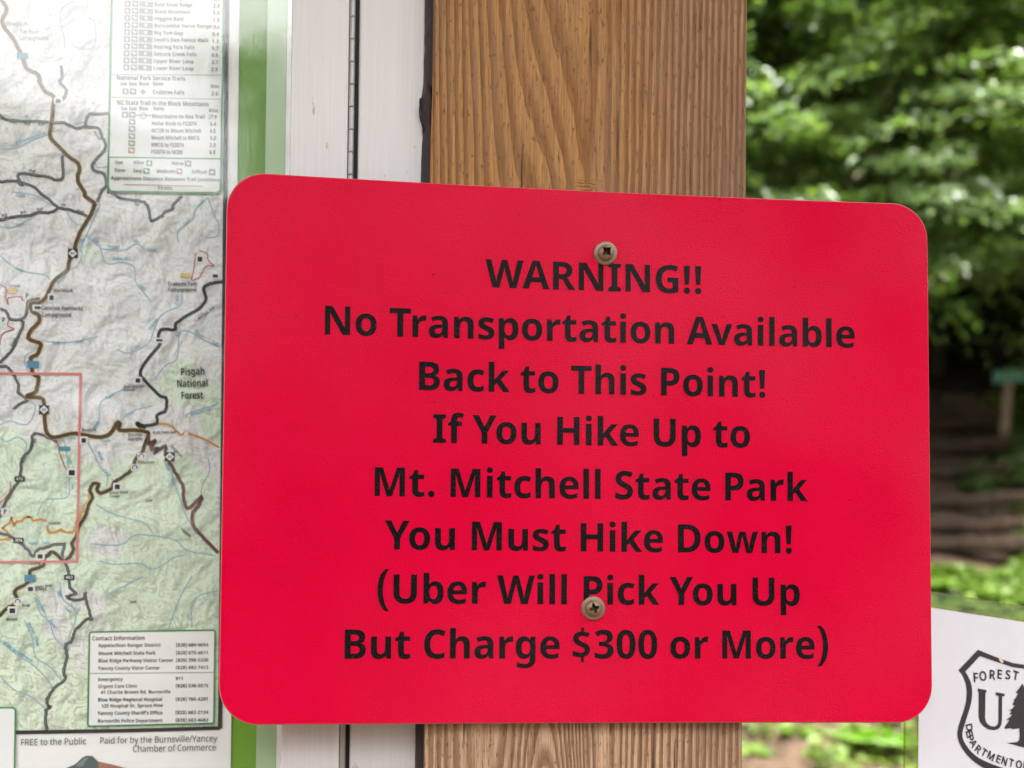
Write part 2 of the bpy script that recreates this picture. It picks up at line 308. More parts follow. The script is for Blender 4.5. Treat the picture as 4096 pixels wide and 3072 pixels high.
    (0, 56): (384, [[192,-7,142,-3,101,9,67,28,43,53,28,85,24,122,26,153,35,179,50,201,70,220,91,237,116,251,95,265,77,281,61,299,48,320,41,344,38,371,41,395,48,416,60,435,76,450,95,463,117,473,141,480,166,484,192,486,219,484,244,480,268,473,290,463,308,450,324,435,336,416,343,395,345,370,342,343,334,319,321,299,303,282,282,266,259,253,308,222,322,209,335,196,346,180,354,163,358,145,360,124,358,99,351,76,339,55,323,37,303,22,280,9,253,0,224,-5], [192,296,207,303,220,312,232,321,242,333,248,346,250,363,248,377,243,389,233,399,221,406,207,410,191,412,176,410,162,406,150,399,141,389,135,377,134,363,136,347,141,334,151,322,163,313,177,304], [191,68,214,70,233,75,247,84,258,96,264,110,266,127,265,139,261,149,255,159,229,184,196,204,187,209,168,198,151,187,137,175,126,161,120,145,118,128,120,111,126,97,136,85,150,75,169,70]]),
    (0, 57): (384, [[120,-7,87,-6,55,-2,55,79,83,75,113,73,150,75,180,81,205,92,225,106,240,124,251,144,259,168,264,194,267,222,263,222,252,207,240,194,225,183,207,174,184,168,156,167,118,171,86,184,58,206,38,236,26,274,21,318,26,367,41,407,65,441,98,465,138,480,185,485,216,482,246,475,273,462,298,445,319,422,336,393,350,359,357,320,360,275,359,247,357,220,354,193,349,167,342,141,333,117,321,93,307,72,290,53,271,35,248,21,221,9,191,0,157,-5], [185,244,199,246,212,249,224,255,234,262,243,270,250,280,255,290,258,300,259,311,258,326,256,340,251,355,245,368,237,380,227,390,215,398,202,402,187,404,168,401,152,395,138,383,128,367,122,346,120,320,121,298,127,280,136,265,148,253,165,247]]),
    (1, 97): (377, [[144,-7,114,-4,86,5,63,19,45,40,34,67,31,100,36,133,50,161,73,183,106,200,150,210,203,215,265,217,265,238,262,265,256,286,245,301,230,311,212,316,190,318,172,317,154,315,136,310,89,291,71,335,87,343,106,350,126,357,148,362,170,365,193,366,233,363,266,353,291,337,308,314,319,283,322,245,322,0,279,0,268,51,265,51,249,33,233,19,216,7,196,0,173,-5], [158,41,187,44,212,52,234,66,251,86,261,112,264,144,264,176,211,174,171,170,140,163,118,152,103,138,95,121,92,99,94,81,100,66,110,55,124,47,140,43]]),
    (1, 98): (413, [[228,-7,201,-5,178,0,158,9,142,20,128,32,116,46,111,46,99,0,57,0,57,510,116,510,116,386,115,344,113,312,116,312,128,327,142,339,158,351,178,359,201,364,228,366,269,361,305,345,335,319,358,283,372,237,376,180,372,123,358,77,335,40,305,14,269,-1], [219,42,248,46,273,58,291,78,304,105,312,139,315,181,311,230,299,268,280,295,253,312,218,317,183,313,157,302,138,284,126,258,119,224,116,182,116,179,119,138,126,105,138,78,157,58,184,46]]),
    (1, 99): (322, [[201,-7,171,-5,143,2,117,13,93,28,74,48,58,73,46,103,39,138,37,178,39,220,47,256,59,286,76,311,96,332,119,347,146,358,174,365,206,367,259,361,300,347,282,298,244,310,204,315,166,310,136,293,115,266,102,228,98,179,101,139,110,105,124,79,144,60,170,48,201,44,220,45,237,47,253,50,294,65,294,13,254,-2]]),
    (1, 100): (413, [[185,-7,143,-2,107,14,77,40,55,76,41,123,37,179,41,236,55,283,78,319,108,346,144,361,185,367,211,365,234,360,254,351,270,340,285,328,297,314,301,314,299,339,297,367,297,510,356,510,356,0,308,0,300,48,297,48,285,34,271,21,254,9,234,0,211,-5], [194,42,228,46,255,56,274,74,287,98,295,129,298,168,298,179,295,220,288,254,275,282,256,302,229,314,193,318,164,313,140,301,122,280,109,252,101,218,98,178,101,138,109,105,122,78,141,58,165,46]]),
    (1, 101): (379, [[210,-7,177,-4,147,3,120,14,96,30,75,51,59,76,47,106,39,140,37,177,39,215,46,249,57,279,72,305,90,326,112,344,138,357,166,364,196,367,226,364,252,358,276,347,296,331,313,312,327,290,337,264,343,235,345,204,345,169,98,169,102,131,113,100,129,76,152,58,180,47,213,44,235,44,255,46,274,50,328,69,328,17,274,-1,255,-4,234,-6], [99,216,283,216,280,244,273,269,262,290,245,306,223,315,195,318,169,315,147,306,129,291,114,271,105,245]]),
    (1, 102): (231, [[73,0,73,314,10,314,10,342,73,362,73,383,77,425,87,458,104,483,127,500,156,510,190,514,229,510,260,502,244,455,220,462,191,465,173,463,158,457,147,446,139,430,134,409,132,383,132,360,223,360,223,314,132,314,132,0]]),
    (1, 103): (413, [[195,-161,145,-159,102,-151,65,-138,65,-84,103,-100,148,-109,198,-112,227,-109,251,-100,271,-85,286,-65,295,-40,298,-11,298,3,298,27,300,48,297,48,268,17,231,-1,185,-7,142,-1,106,15,76,42,54,79,41,125,37,179,41,233,54,278,76,316,106,344,142,361,185,367,208,365,229,361,249,353,267,343,283,329,298,312,301,312,309,360,356,360,356,-6,352,-53,338,-92,317,-122,286,-144,245,-157], [194,42,227,45,253,55,273,71,287,94,295,126,298,165,298,179,295,224,287,259,273,285,252,303,226,313,193,317,165,313,142,301,123,281,109,254,101,220,98,179,101,138,109,104,123,77,141,57,165,46]]),
    (1, 104): (415, [[57,0,57,510,116,510,116,361,113,310,117,310,130,327,146,341,164,352,185,360,206,364,229,366,269,363,302,352,328,335,346,310,357,276,361,234,361,0,302,0,302,230,299,262,289,286,273,303,251,314,222,317,186,313,158,302,139,283,126,257,119,225,116,186,116,0]]),
    (1, 105): (173, [[87,420,78,421,70,424,62,429,57,436,54,446,52,457,54,469,57,479,62,486,70,491,78,494,87,495,96,494,104,491,111,486,117,479,120,469,122,457,120,446,117,436,111,429,104,424,96,421], [57,0,57,360,116,360,116,0]]),
    (1, 106): (173, [[87,420,78,421,70,424,62,429,57,436,54,446,52,457,54,469,57,479,62,486,70,491,78,494,87,495,96,494,104,491,111,486,117,479,120,469,122,457,120,446,117,436,111,429,104,424,96,421], [15,-161,-15,-159,-37,-153,-37,-105,-16,-110,7,-112,21,-111,33,-107,43,-100,51,-90,56,-75,57,-56,57,360,116,360,116,-54,113,-85,105,-111,92,-133,73,-148,47,-158]]),
    (1, 107): (359, [[57,0,57,510,116,510,116,244,115,216,113,185,116,185,128,201,144,221,158,238,273,360,343,360,197,206,353,0,281,0,156,168,116,132,116,0]]),
    (1, 108): (173, [[57,0,57,510,116,510,116,0]]),
    (1, 109): (628, [[57,0,57,360,105,360,113,311,117,311,129,328,144,342,162,353,182,361,202,365,223,367,273,360,310,340,333,306,336,306,350,325,366,340,386,352,407,360,429,365,452,367,489,363,520,353,543,335,560,310,570,277,574,234,574,0,515,0,515,232,512,262,503,286,489,303,468,314,442,317,410,314,385,304,367,287,355,264,347,234,345,199,345,0,286,0,286,232,283,262,274,286,260,303,239,314,212,317,180,313,155,302,137,283,125,258,118,226,116,187,116,0]]),
    (1, 110): (415, [[57,0,57,360,105,360,113,311,117,311,130,328,146,342,165,353,186,361,208,365,230,367,270,363,302,353,328,335,346,310,357,277,361,234,361,0,302,0,302,230,299,262,289,286,273,303,251,314,222,317,186,313,158,302,139,283,126,258,119,226,116,187,116,0]]),
    (1, 111): (406, [[202,-7,172,-4,143,3,117,15,94,32,75,53,58,79,46,109,39,143,37,181,42,236,57,282,82,318,116,345,156,361,204,367,236,364,264,357,290,345,314,328,333,307,349,282,361,252,368,218,370,181,365,126,350,79,325,42,291,15,250,-1], [203,42,237,46,263,59,283,80,298,107,306,141,309,181,306,220,298,253,283,281,263,301,236,313,203,317,169,313,143,301,123,281,109,253,101,220,98,181,101,141,109,107,123,80,143,59,170,46]]),
    (1, 112): (413, [[57,-161,57,360,105,360,113,311,116,311,128,326,142,339,158,351,178,360,201,365,228,367,270,362,305,346,335,320,358,284,372,238,376,181,372,124,358,78,335,41,305,14,269,-1,228,-7,202,-5,179,0,159,9,142,20,128,32,116,46,112,46,115,17,116,-13,116,-161], [219,42,240,44,258,50,273,60,286,74,296,90,305,110,310,132,314,155,315,181,312,220,304,253,291,280,272,301,248,313,218,317,185,314,159,303,140,286,127,262,119,231,116,192,116,181,119,140,126,106,138,78,157,58,184,46]]),
    (1, 113): (413, [[297,-161,297,-7,298,21,300,48,296,48,285,34,270,21,254,9,234,0,210,-5,183,-7,143,-2,107,14,78,40,55,76,41,123,37,179,42,236,55,283,78,319,108,346,144,361,185,367,212,365,235,360,255,351,271,339,286,326,298,311,300,311,309,360,356,360,356,-161], [195,42,228,46,255,56,274,73,287,97,295,128,298,167,298,179,295,221,287,255,275,282,256,302,228,314,193,318,164,313,140,301,122,280,108,252,101,218,98,178,101,139,109,105,122,78,141,58,165,46]]),
    (1, 114): (277, [[57,0,57,360,105,360,112,294,115,294,128,313,143,330,160,345,179,357,201,364,225,367,247,366,267,363,260,308,241,312,221,313,203,311,186,306,169,298,154,286,141,272,131,256,123,236,118,215,116,192,116,0]]),
    (1, 115): (322, [[148,-7,124,-6,102,-4,83,-1,66,4,50,9,35,16,35,70,87,50,107,45,128,42,149,41,176,43,198,47,214,55,225,66,232,79,234,94,234,103,231,111,227,118,221,125,212,133,200,140,146,164,86,191,71,200,58,211,48,223,40,237,36,253,34,271,38,299,51,323,72,342,99,356,132,364,169,367,191,366,211,364,231,360,284,343,264,296,216,312,200,315,183,318,165,318,143,317,124,313,110,307,99,298,93,287,91,275,92,265,95,257,99,249,107,243,116,236,129,229,183,206,242,180,257,170,269,159,279,147,286,133,290,118,291,99,287,67,274,41,253,20,224,5,189,-4]]),
    (1, 116): (242, [[167,-7,149,-6,132,-2,115,3,100,11,87,22,77,37,68,55,63,78,62,105,62,314,11,314,11,343,62,366,86,443,121,443,121,360,225,360,225,314,121,314,121,106,123,86,128,70,137,57,148,49,162,43,177,42,205,44,228,49,228,4,201,-4]]),
    (1, 117): (415, [[184,-7,144,-3,111,7,86,25,68,49,57,83,53,124,53,360,113,360,113,128,116,97,126,73,142,56,164,46,193,42,229,46,256,57,276,76,289,102,296,134,299,173,299,360,358,360,358,0,310,0,301,48,298,48,285,31,269,17,250,6,229,-1,207,-5]]),
    (1, 118): (341, [[136,0,0,360,63,360,140,148,151,115,162,80,169,52,171,52,179,81,190,116,201,148,278,360,341,360,204,0]]),
    (1, 119): (528, [[106,1,7,361,69,361,118,169,132,110,142,61,144,61,151,89,159,125,169,158,232,361,297,361,359,158,373,108,383,62,385,62,395,108,410,169,460,361,520,361,420,1,351,1,289,203,274,258,265,299,262,299,253,258,238,203,173,1]]),
    (1, 120): (355, [[12,0,142,184,18,360,85,360,178,224,270,360,336,360,212,184,343,0,276,0,178,144,79,0]]),
    (1, 121): (343, [[56,-161,28,-160,7,-156,7,-109,25,-111,47,-113,66,-111,83,-105,97,-95,108,-82,118,-67,127,-49,146,-1,1,360,64,360,142,155,160,104,172,57,175,57,187,101,206,156,279,360,343,360,187,-50,174,-81,157,-108,139,-131,116,-148,89,-158]]),
    (1, 122): (316, [[26,0,26,39,220,314,38,314,38,360,285,360,285,316,94,46,289,46,289,0]]),
    (1, 65): (429, [[0,0,187,482,242,482,428,0,366,0,308,148,118,148,61,0], [138,202,290,202,236,347,230,367,221,396,214,419,203,378,193,347]]),
    (1, 66): (437, [[65,0,65,480,202,480,257,477,303,468,338,453,364,431,379,400,384,361,382,334,374,311,361,290,343,274,320,262,293,255,293,251,312,247,331,241,348,234,363,224,376,212,386,197,394,180,399,160,400,136,395,96,380,63,356,36,322,16,282,4,234,0], [126,275,214,275,251,278,279,284,299,295,312,310,319,330,322,354,319,378,309,397,294,411,272,420,242,426,205,428,126,428], [126,51,222,51,261,54,290,62,311,76,325,94,333,116,336,141,333,165,324,185,310,202,288,215,257,222,218,225,126,225]]),
    (1, 67): (424, [[261,-7,215,-3,174,7,139,24,109,46,85,75,65,109,52,149,44,192,41,240,44,287,53,330,67,368,88,403,114,431,146,455,183,472,225,483,271,486,320,483,364,474,404,458,379,407,330,425,311,430,292,432,271,433,223,427,182,410,149,381,124,343,110,296,105,240,109,184,123,137,146,98,178,69,219,52,270,46,330,52,385,65,385,13,329,-2]]),
    (1, 68): (490, [[65,0,65,480,213,480,259,477,301,468,338,453,371,432,398,406,420,374,436,336,446,293,449,244,442,170,420,109,383,61,333,27,272,7,199,0], [126,52,191,52,261,59,315,82,354,120,378,174,385,242,380,301,364,348,338,383,302,408,258,423,204,428,126,428]]),
    (1, 69): (373, [[65,0,65,480,333,480,333,426,126,426,126,277,321,277,321,224,126,224,126,53,333,53,333,0]]),
    (1, 70): (349, [[65,0,65,480,333,480,333,426,126,426,126,257,320,257,320,203,126,203,126,0]]),
    (1, 71): (489, [[271,-7,224,-3,182,7,145,23,114,46,88,74,67,108,53,148,44,191,41,240,44,288,54,331,71,370,93,404,121,433,155,456,195,473,240,483,289,486,316,485,341,483,366,479,389,473,411,466,433,458,410,406,352,425,331,430,309,432,286,433,233,427,188,410,152,381,125,343,109,296,104,240,106,203,112,169,123,139,137,112,157,89,181,70,210,57,245,48,285,46,338,49,379,57,379,199,273,199,273,253,439,253,439,18,413,10,387,4,361,-1,333,-4,303,-6]]),
    (1, 72): (498, [[65,0,65,480,126,480,126,277,371,277,371,480,432,480,432,0,371,0,371,224,126,224,126,0]]),
    (1, 73): (228, [[27,0,27,35,83,48,83,431,27,445,27,480,200,480,200,445,144,431,144,48,200,35,200,0]]),
    (1, 74): (183, [[-3,-128,-31,-125,-52,-119,-52,-68,-30,-73,-4,-75,7,-74,18,-72,28,-68,37,-62,45,-54,52,-44,58,-32,61,-16,62,3,62,480,122,480,122,7,118,-35,107,-69,88,-95,63,-113,32,-124]]),
    (1, 75): (416, [[65,0,65,480,126,480,126,243,167,289,208,334,338,480,408,480,218,271,416,0,345,0,175,229,126,186,126,0]]),
    (1, 76): (352, [[65,0,65,480,126,480,126,54,335,54,335,0]]),
    (1, 77): (609, [[65,0,65,480,154,480,302,87,305,87,455,480,544,480,544,0,484,0,484,295,486,364,489,420,486,420,326,0,277,0,119,420,116,420,120,364,121,291,121,0]]),
    (1, 78): (510, [[65,0,65,480,135,480,391,83,394,83,392,115,390,162,389,209,389,480,445,480,445,0,375,0,118,398,116,398,119,340,121,268,121,0]]),
    (1, 79): (525, [[263,-7,216,-3,174,7,139,24,109,48,84,76,65,111,52,150,44,193,41,241,44,288,52,331,65,370,84,404,109,433,139,456,174,473,216,483,263,487,309,484,349,473,384,456,414,433,439,405,458,370,472,331,481,288,484,240,481,193,472,150,458,110,439,76,414,47,384,24,349,7,308,-3], [263,46,312,51,352,69,382,98,403,137,416,184,420,240,416,297,403,344,382,382,352,411,313,428,263,434,214,428,174,411,143,382,122,344,109,297,105,240,109,184,122,137,143,98,173,69,213,51]]),
    (1, 80): (406, [[65,0,65,480,192,480,249,475,295,463,329,443,353,415,367,380,372,338,370,313,364,288,354,264,340,243,320,224,294,208,263,196,225,189,181,187,126,187,126,0], [126,238,174,238,216,241,250,248,276,261,295,279,306,304,310,336,306,364,296,387,280,405,257,418,225,425,187,428,126,428]]),
    (1, 81): (525, [[372,-114,279,-6,270,-7,263,-7,216,-3,174,7,139,24,109,48,84,76,65,111,52,150,44,193,41,241,44,288,52,331,65,370,84,404,109,433,139,456,174,473,216,483,263,487,309,484,349,473,384,456,414,433,439,405,458,370,472,331,481,288,484,240,480,185,468,135,448,91,421,54,386,25,344,5,459,-114], [263,46,312,51,352,69,382,98,403,137,416,184,420,240,416,297,403,344,382,382,352,411,313,428,263,434,214,428,174,411,143,382,122,344,109,297,105,240,109,184,122,137,143,98,173,69,213,51]]),
    (1, 82): (418, [[65,0,65,480,197,480,252,476,296,464,329,446,353,419,367,385,372,343,370,319,366,298,358,279,348,264,336,250,322,239,307,229,292,221,276,215,408,0,337,0,221,198,126,198,126,0], [126,249,197,249,233,252,261,259,283,272,298,290,307,313,310,340,306,369,297,391,281,407,259,418,230,425,194,427,126,427]]),
    (1, 83): (369, [[166,-7,140,-6,115,-4,91,-1,70,4,51,9,34,16,34,74,94,54,119,50,143,47,169,46,201,48,228,55,249,66,265,82,274,101,277,123,276,138,272,151,267,163,258,173,247,183,232,192,164,222,126,238,96,256,72,276,54,300,44,329,40,364,42,388,49,410,60,429,74,446,92,460,114,471,138,480,165,485,193,486,219,485,243,483,266,479,287,473,307,467,326,459,307,408,253,426,233,430,213,432,192,433,165,431,142,425,124,414,112,400,104,383,101,363,103,348,106,335,111,323,120,313,131,303,144,294,206,267,233,256,257,245,278,233,296,221,310,207,322,191,330,173,335,152,337,128,332,89,317,56,291,29,256,9,215,-3]]),
    (1, 84): (373, [[156,0,156,426,7,426,7,480,366,480,366,426,217,426,217,0]]),
    (1, 85): (491, [[243,-7,188,-1,143,15,107,42,81,78,66,121,60,171,60,480,121,480,121,169,124,133,135,102,152,78,176,60,208,49,246,46,286,50,317,61,341,80,357,106,367,135,370,169,370,480,430,480,430,169,428,137,421,107,410,80,394,55,373,34,348,16,318,4,283,-4]]),
    (1, 86): (403, [[171,0,0,480,63,480,171,172,189,117,201,67,214,117,232,173,339,480,403,480,232,0]]),
    (1, 87): (625, [[135,0,8,480,71,480,146,187,160,127,169,73,179,130,194,190,279,480,341,480,429,188,445,127,455,73,465,127,479,187,553,480,616,480,488,0,427,0,334,314,323,353,314,388,310,409,303,372,287,312,196,0]]),
    (1, 88): (394, [[3,0,162,250,13,480,80,480,197,291,316,480,379,480,231,251,391,0,322,0,195,208,66,0]]),
    (1, 89): (380, [[160,0,160,183,0,480,66,480,190,244,315,480,380,480,220,186,220,0]]),
    (1, 90): (384, [[26,0,26,46,278,426,34,426,34,480,351,480,351,434,99,54,358,54,358,0]]),
    (1, 48): (384, [[191,-7,142,1,102,22,72,59,50,108,37,169,33,240,35,290,40,334,49,373,61,407,78,435,99,458,125,474,156,484,191,487,241,480,281,458,312,422,334,373,347,313,351,240,349,191,344,147,335,108,322,74,305,45,284,23,258,6,227,-3], [191,44,224,49,249,65,268,92,281,130,289,180,291,240,289,300,281,349,268,388,249,415,224,431,191,437,159,431,133,415,115,388,102,349,95,300,92,240,95,180,102,131,115,93,133,65,159,49]]),
    (1, 49): (384, [[181,0,181,335,181,381,183,418,164,400,142,381,91,339,60,379,189,480,238,480,238,0]]),
    (1, 50): (384, [[32,0,32,49,158,176,219,240,234,259,247,278,257,296,264,315,268,334,269,355,267,380,259,400,246,415,229,427,208,434,185,436,162,435,142,430,123,424,105,415,87,403,69,390,38,430,57,445,79,458,102,470,128,479,155,484,185,486,226,482,262,471,291,452,312,427,325,396,330,359,328,334,323,311,314,288,303,267,288,245,271,224,207,155,107,56,107,54,349,54,349,0]]),
    (1, 51): (384, [[162,-7,137,-6,114,-4,92,-1,71,4,50,11,30,19,30,75,51,65,73,58,95,51,118,47,141,44,163,43,202,46,233,54,256,68,271,87,281,110,284,138,280,165,268,186,249,202,222,213,189,220,150,222,103,222,103,273,150,273,187,275,217,284,240,298,257,316,267,338,271,363,268,385,260,403,247,417,230,428,208,434,183,437,159,435,136,431,117,425,62,396,33,437,51,449,72,461,96,471,123,480,152,485,183,486,229,483,266,471,294,453,315,428,327,400,331,367,328,337,319,312,304,290,284,274,260,261,232,253,232,250,267,243,296,231,318,214,333,192,343,166,346,136,344,110,337,85,326,62,311,42,291,25,266,11,237,1,202,-5]]),
    (1, 52): (384, [[244,0,244,109,14,109,14,159,240,482,301,482,301,162,371,162,371,109,301,109,301,0], [72,162,244,162,244,313,245,372,247,419,244,419,231,392,216,367]]),
    (1, 53): (384, [[167,-7,142,-6,119,-4,97,0,76,5,58,12,42,19,42,75,60,66,79,58,101,52,124,47,146,45,167,44,200,46,229,55,253,69,271,89,282,115,285,147,282,176,273,200,257,219,234,233,203,242,165,244,122,241,83,234,54,253,72,480,312,480,312,426,122,426,111,287,142,291,185,294,231,290,270,278,302,257,326,229,341,195,346,153,341,107,325,68,299,36,263,12,219,-2]]),
    (1, 54): (384, [[200,-7,171,-4,143,3,118,16,95,34,75,57,59,86,47,120,39,160,37,205,38,239,41,273,46,307,54,339,65,369,79,397,97,423,119,444,146,462,177,475,214,484,257,486,288,485,316,480,316,430,288,436,258,438,229,436,203,431,181,422,162,411,145,397,132,380,121,361,113,341,106,318,101,295,98,270,96,244,100,244,112,259,126,272,143,284,163,293,187,298,214,300,253,296,286,283,314,262,336,233,348,197,353,154,348,108,334,69,311,36,281,12,244,-2], [199,43,226,46,249,55,268,70,283,92,291,120,294,154,292,183,284,207,271,227,253,242,230,251,201,254,181,252,163,248,146,241,132,231,120,220,110,208,103,194,98,180,97,166,98,147,102,128,108,108,117,91,128,75,142,61,159,51,178,45]]),
    (1, 55): (384, [[91,0,288,426,30,426,30,480,351,480,351,434,156,0]]),
    (1, 56): (384, [[193,-7,146,-3,106,8,75,27,51,53,38,85,33,122,34,143,39,162,47,179,57,195,69,209,83,221,99,232,115,242,132,251,110,265,90,281,73,299,59,320,51,344,48,372,50,395,57,416,67,434,81,450,98,463,118,473,141,480,165,485,191,486,231,483,265,473,295,457,317,434,331,406,335,371,334,353,330,336,323,321,313,307,302,295,289,283,244,254,298,222,313,209,325,196,336,181,344,164,349,145,351,124,346,87,332,55,308,29,276,9,238,-3], [194,277,216,287,236,299,253,312,266,328,274,347,277,369,274,390,266,407,253,421,236,431,215,437,191,439,168,437,147,431,130,421,117,407,109,390,106,369,107,354,111,340,118,328,127,317,137,308,150,299], [192,40,222,43,247,51,267,63,281,80,290,100,293,124,290,146,281,165,265,182,245,196,221,210,192,222,181,226,154,213,132,199,114,183,101,165,93,145,91,122,93,100,102,80,116,63,135,51,161,43]]),
    (1, 57): (384, [[129,-7,98,-5,69,0,69,50,87,46,106,43,128,42,157,43,183,49,205,57,224,69,240,83,254,99,265,118,274,138,280,161,285,185,288,209,289,235,285,235,274,221,260,207,243,196,222,187,199,181,171,179,133,184,99,196,72,217,50,246,38,282,34,324,36,356,42,385,53,411,67,433,85,452,106,467,130,478,157,484,187,486,216,484,244,476,269,463,292,445,312,422,328,393,340,359,347,320,349,275,348,240,345,206,340,173,332,141,322,110,307,82,289,57,267,35,240,17,208,4,171,-4], [184,226,205,227,223,231,240,239,254,248,266,259,276,272,284,286,288,299,289,314,288,333,284,352,278,371,269,388,258,404,244,418,227,428,208,434,187,437,161,433,138,424,119,409,104,387,95,359,92,325,95,296,102,272,115,252,132,237,155,229]]),
    (1, 40): (201, [[126,-106,95,-65,70,-20,51,28,37,79,30,131,27,184,30,238,37,291,51,342,70,391,95,437,126,480,181,480,153,436,129,390,110,340,97,289,89,238,87,185,89,133,97,82,110,32,129,-17,152,-63,181,-106]]),
    (1, 41): (201, [[21,-106,49,-63,73,-17,91,32,104,82,112,133,115,185,112,238,104,289,91,340,73,390,49,436,20,480,76,480,107,437,132,391,151,342,164,291,172,238,175,184,172,131,164,79,151,28,132,-20,107,-65,76,-106]]),
    (1, 46): (180, [[89,-9,79,-8,69,-5,60,1,54,10,50,22,48,36,50,51,54,63,60,71,69,77,79,80,89,81,100,80,110,77,119,71,126,63,130,51,132,36,130,22,126,10,119,1,110,-5,100,-8]]),
    (1, 44): (180, [[28,-87,47,-3,61,78,124,78,129,71,104,-8,71,-87]]),
    (1, 47): (250, [[7,0,185,480,243,480,64,0]]),
    (1, 45): (216, [[27,154,27,206,189,206,189,154]]),
    (1, 39): (151, [[57,306,44,480,107,480,94,306]]),
    (1, 38): (492, [[187,-7,144,-3,107,9,77,28,54,54,40,86,36,125,39,157,48,185,63,208,84,228,109,248,139,266,99,318,89,337,83,359,81,382,84,413,95,439,114,459,139,475,169,484,204,487,237,484,266,475,289,460,306,439,317,414,320,383,317,357,308,333,293,312,273,293,250,275,224,258,354,133,365,148,374,164,382,181,401,240,461,240,453,212,444,185,434,160,422,136,408,115,392,95,490,0,410,0,352,56,330,39,307,24,281,11,254,1,222,-5], [188,293,212,308,231,322,245,336,254,350,260,366,262,383,260,399,255,412,246,423,234,432,219,437,202,439,185,437,169,432,156,424,146,413,140,399,138,383,140,367,144,352,151,338,161,324,173,309], [189,46,216,47,241,52,263,60,282,70,299,81,314,93,175,229,152,215,133,200,118,185,106,169,100,150,97,127,100,104,108,84,122,68,141,56,163,48]]),
    (1, 33): (181, [[71,135,54,480,126,480,109,135], [90,-9,79,-8,69,-5,60,1,54,10,50,22,48,36,50,51,54,63,60,71,69,77,79,80,90,81,101,80,110,77,119,71,126,63,130,51,132,36,130,22,126,10,119,1,110,-5,101,-8]]),
    (1, 58): (180, [[89,278,79,279,69,283,60,289,54,297,50,309,48,324,50,339,54,351,60,359,69,365,79,368,89,369,100,368,110,365,119,359,126,351,130,339,132,324,130,309,126,297,119,289,110,283,100,279], [89,-9,79,-8,69,-5,60,1,54,10,50,22,48,36,50,51,54,63,60,71,69,77,79,80,89,81,100,80,110,77,119,71,126,63,130,51,132,36,130,22,126,10,119,1,110,-5,100,-8]]),
    (0, 32): (175, []),
    (1, 32): (175, []),
}
# ------------------------------------------------------------------ lettering (outlines kept in the script)
GLYPHS = {}
for (k_font, k_code), (adv_, loops_) in GLYPH_POINTS.items():
    GLYPHS['BR'[k_font] + chr(k_code)] = (adv_, [list(zip(l_[0::2], l_[1::2])) for l_ in loops_])
CAPH = 480.0


def circ(x, y, r, n=16):
    return [(x + r * math.cos(2 * math.pi * i / n), y + r * math.sin(2 * math.pi * i / n)) for i in range(n)]


def paren(flip):
    out = [(178, 566), (92, 480), (40, 350), (24, 218), (40, 86), (92, -44), (178, -130)]
    out = [tuple(q) for q in smooth_line(out, 4)]
    inn = [(100 + 158, -130), (190, -38), (146, 90), (132, 218), (146, 346), (190, 474), (258, 566)]
    inn = [tuple(q) for q in smooth_line(inn, 4)]
    p = [(x * 0.84, y) for x, y in out + inn]
    if flip: p = [(232 - x, y) for x, y in p]
    return [p]


GLYPHS['B!'] = (196, [[(44, 480), (152, 480), (136, 152), (61, 152)], circ(98, 46, 56)])
GLYPHS['B.'] = (192, [circ(98, 48, 56)])
GLYPHS['B,'] = (192, [[(60, 90), (140, 90), (90, -70), (40, -70)]])
GLYPHS['B('] = (232, paren(False))
GLYPHS['B)'] = (232, paren(True))
GLYPHS['B-'] = (216, [[(25, 150), (190, 150), (190, 225), (25, 225)]])
GLYPHS["B'"] = (150, [[(40, 480), (110, 480), (98, 310), (52, 310)]])
GLYPHS['B/'] = (277, [[(0, 0), (70, 0), (277, 480), (207, 480)]])
_a, _s = GLYPHS['BS']
GLYPHS['B$'] = (384, [[(18 + (x - 25) * 0.97, 30 + y * 0.875) for x, y in c] for c in _s] +
                [[(168, 440), (218, 440), (218, 522), (168, 522)], [(168, -62), (218, -62), (218, 34), (168, 34)]])
KERN = {'Yo': -38, 'Av': -22, 'Tr': -38, 'Pa': -6, 'Wi': -6, 'WA': -20, 'To': -30, 'Pi': 0, 'y,': -20, 'LT': -20}


def text_width(s, font='B', track=0):
    x = 0
    for i, ch in enumerate(s):
        x += GLYPHS[font + ch][0] + track
        if i + 1 < len(s): x += KERN.get(s[i:i + 2], 0)
    return x


def text_loops(s, font='B', track=0):
    """list of glyphs, each a list of loops, in 1/1000 units from the left end of the baseline"""
    x, out = 0, []
    for i, ch in enumerate(s):
        a, cs = GLYPHS[font + ch]
        if ch == '$':
            for c in cs: out.append([[(px + x, py) for px, py in c]])
        elif ch in '!ij:' or (ch == '%'):
            for c in cs: out.append([[(px + x, py) for px, py in c]])
        elif cs:
            out.append([[(px + x, py) for px, py in c] for c in cs])
        x += a + track + (KERN.get(s[i:i + 2], 0) if i + 1 < len(s) else 0)
    return out


def put_text(mb, s, x, z, cap, fr, width=None, font='B', align='l', ang=0.0, track=0, bold=0):
    """text with its baseline start at (x, z) of a plane frame; cap = capital height in metres"""
    k = cap / CAPH
    kx = k if width is None else width / max(1, text_width(s, font, track))
    off = {'l': 0, 'c': -0.5, 'r': -1}[align] * text_width(s, font, track) * kx
    ca, sa = math.cos(ang), math.sin(ang)
    for g in text_loops(s, font, track):
        loops = [[(x + (px * kx + off) * ca - py * k * sa, z + (px * kx + off) * sa + py * k * ca) for px, py in l] for l in g]
        poly_fill(mb, loops, fr)


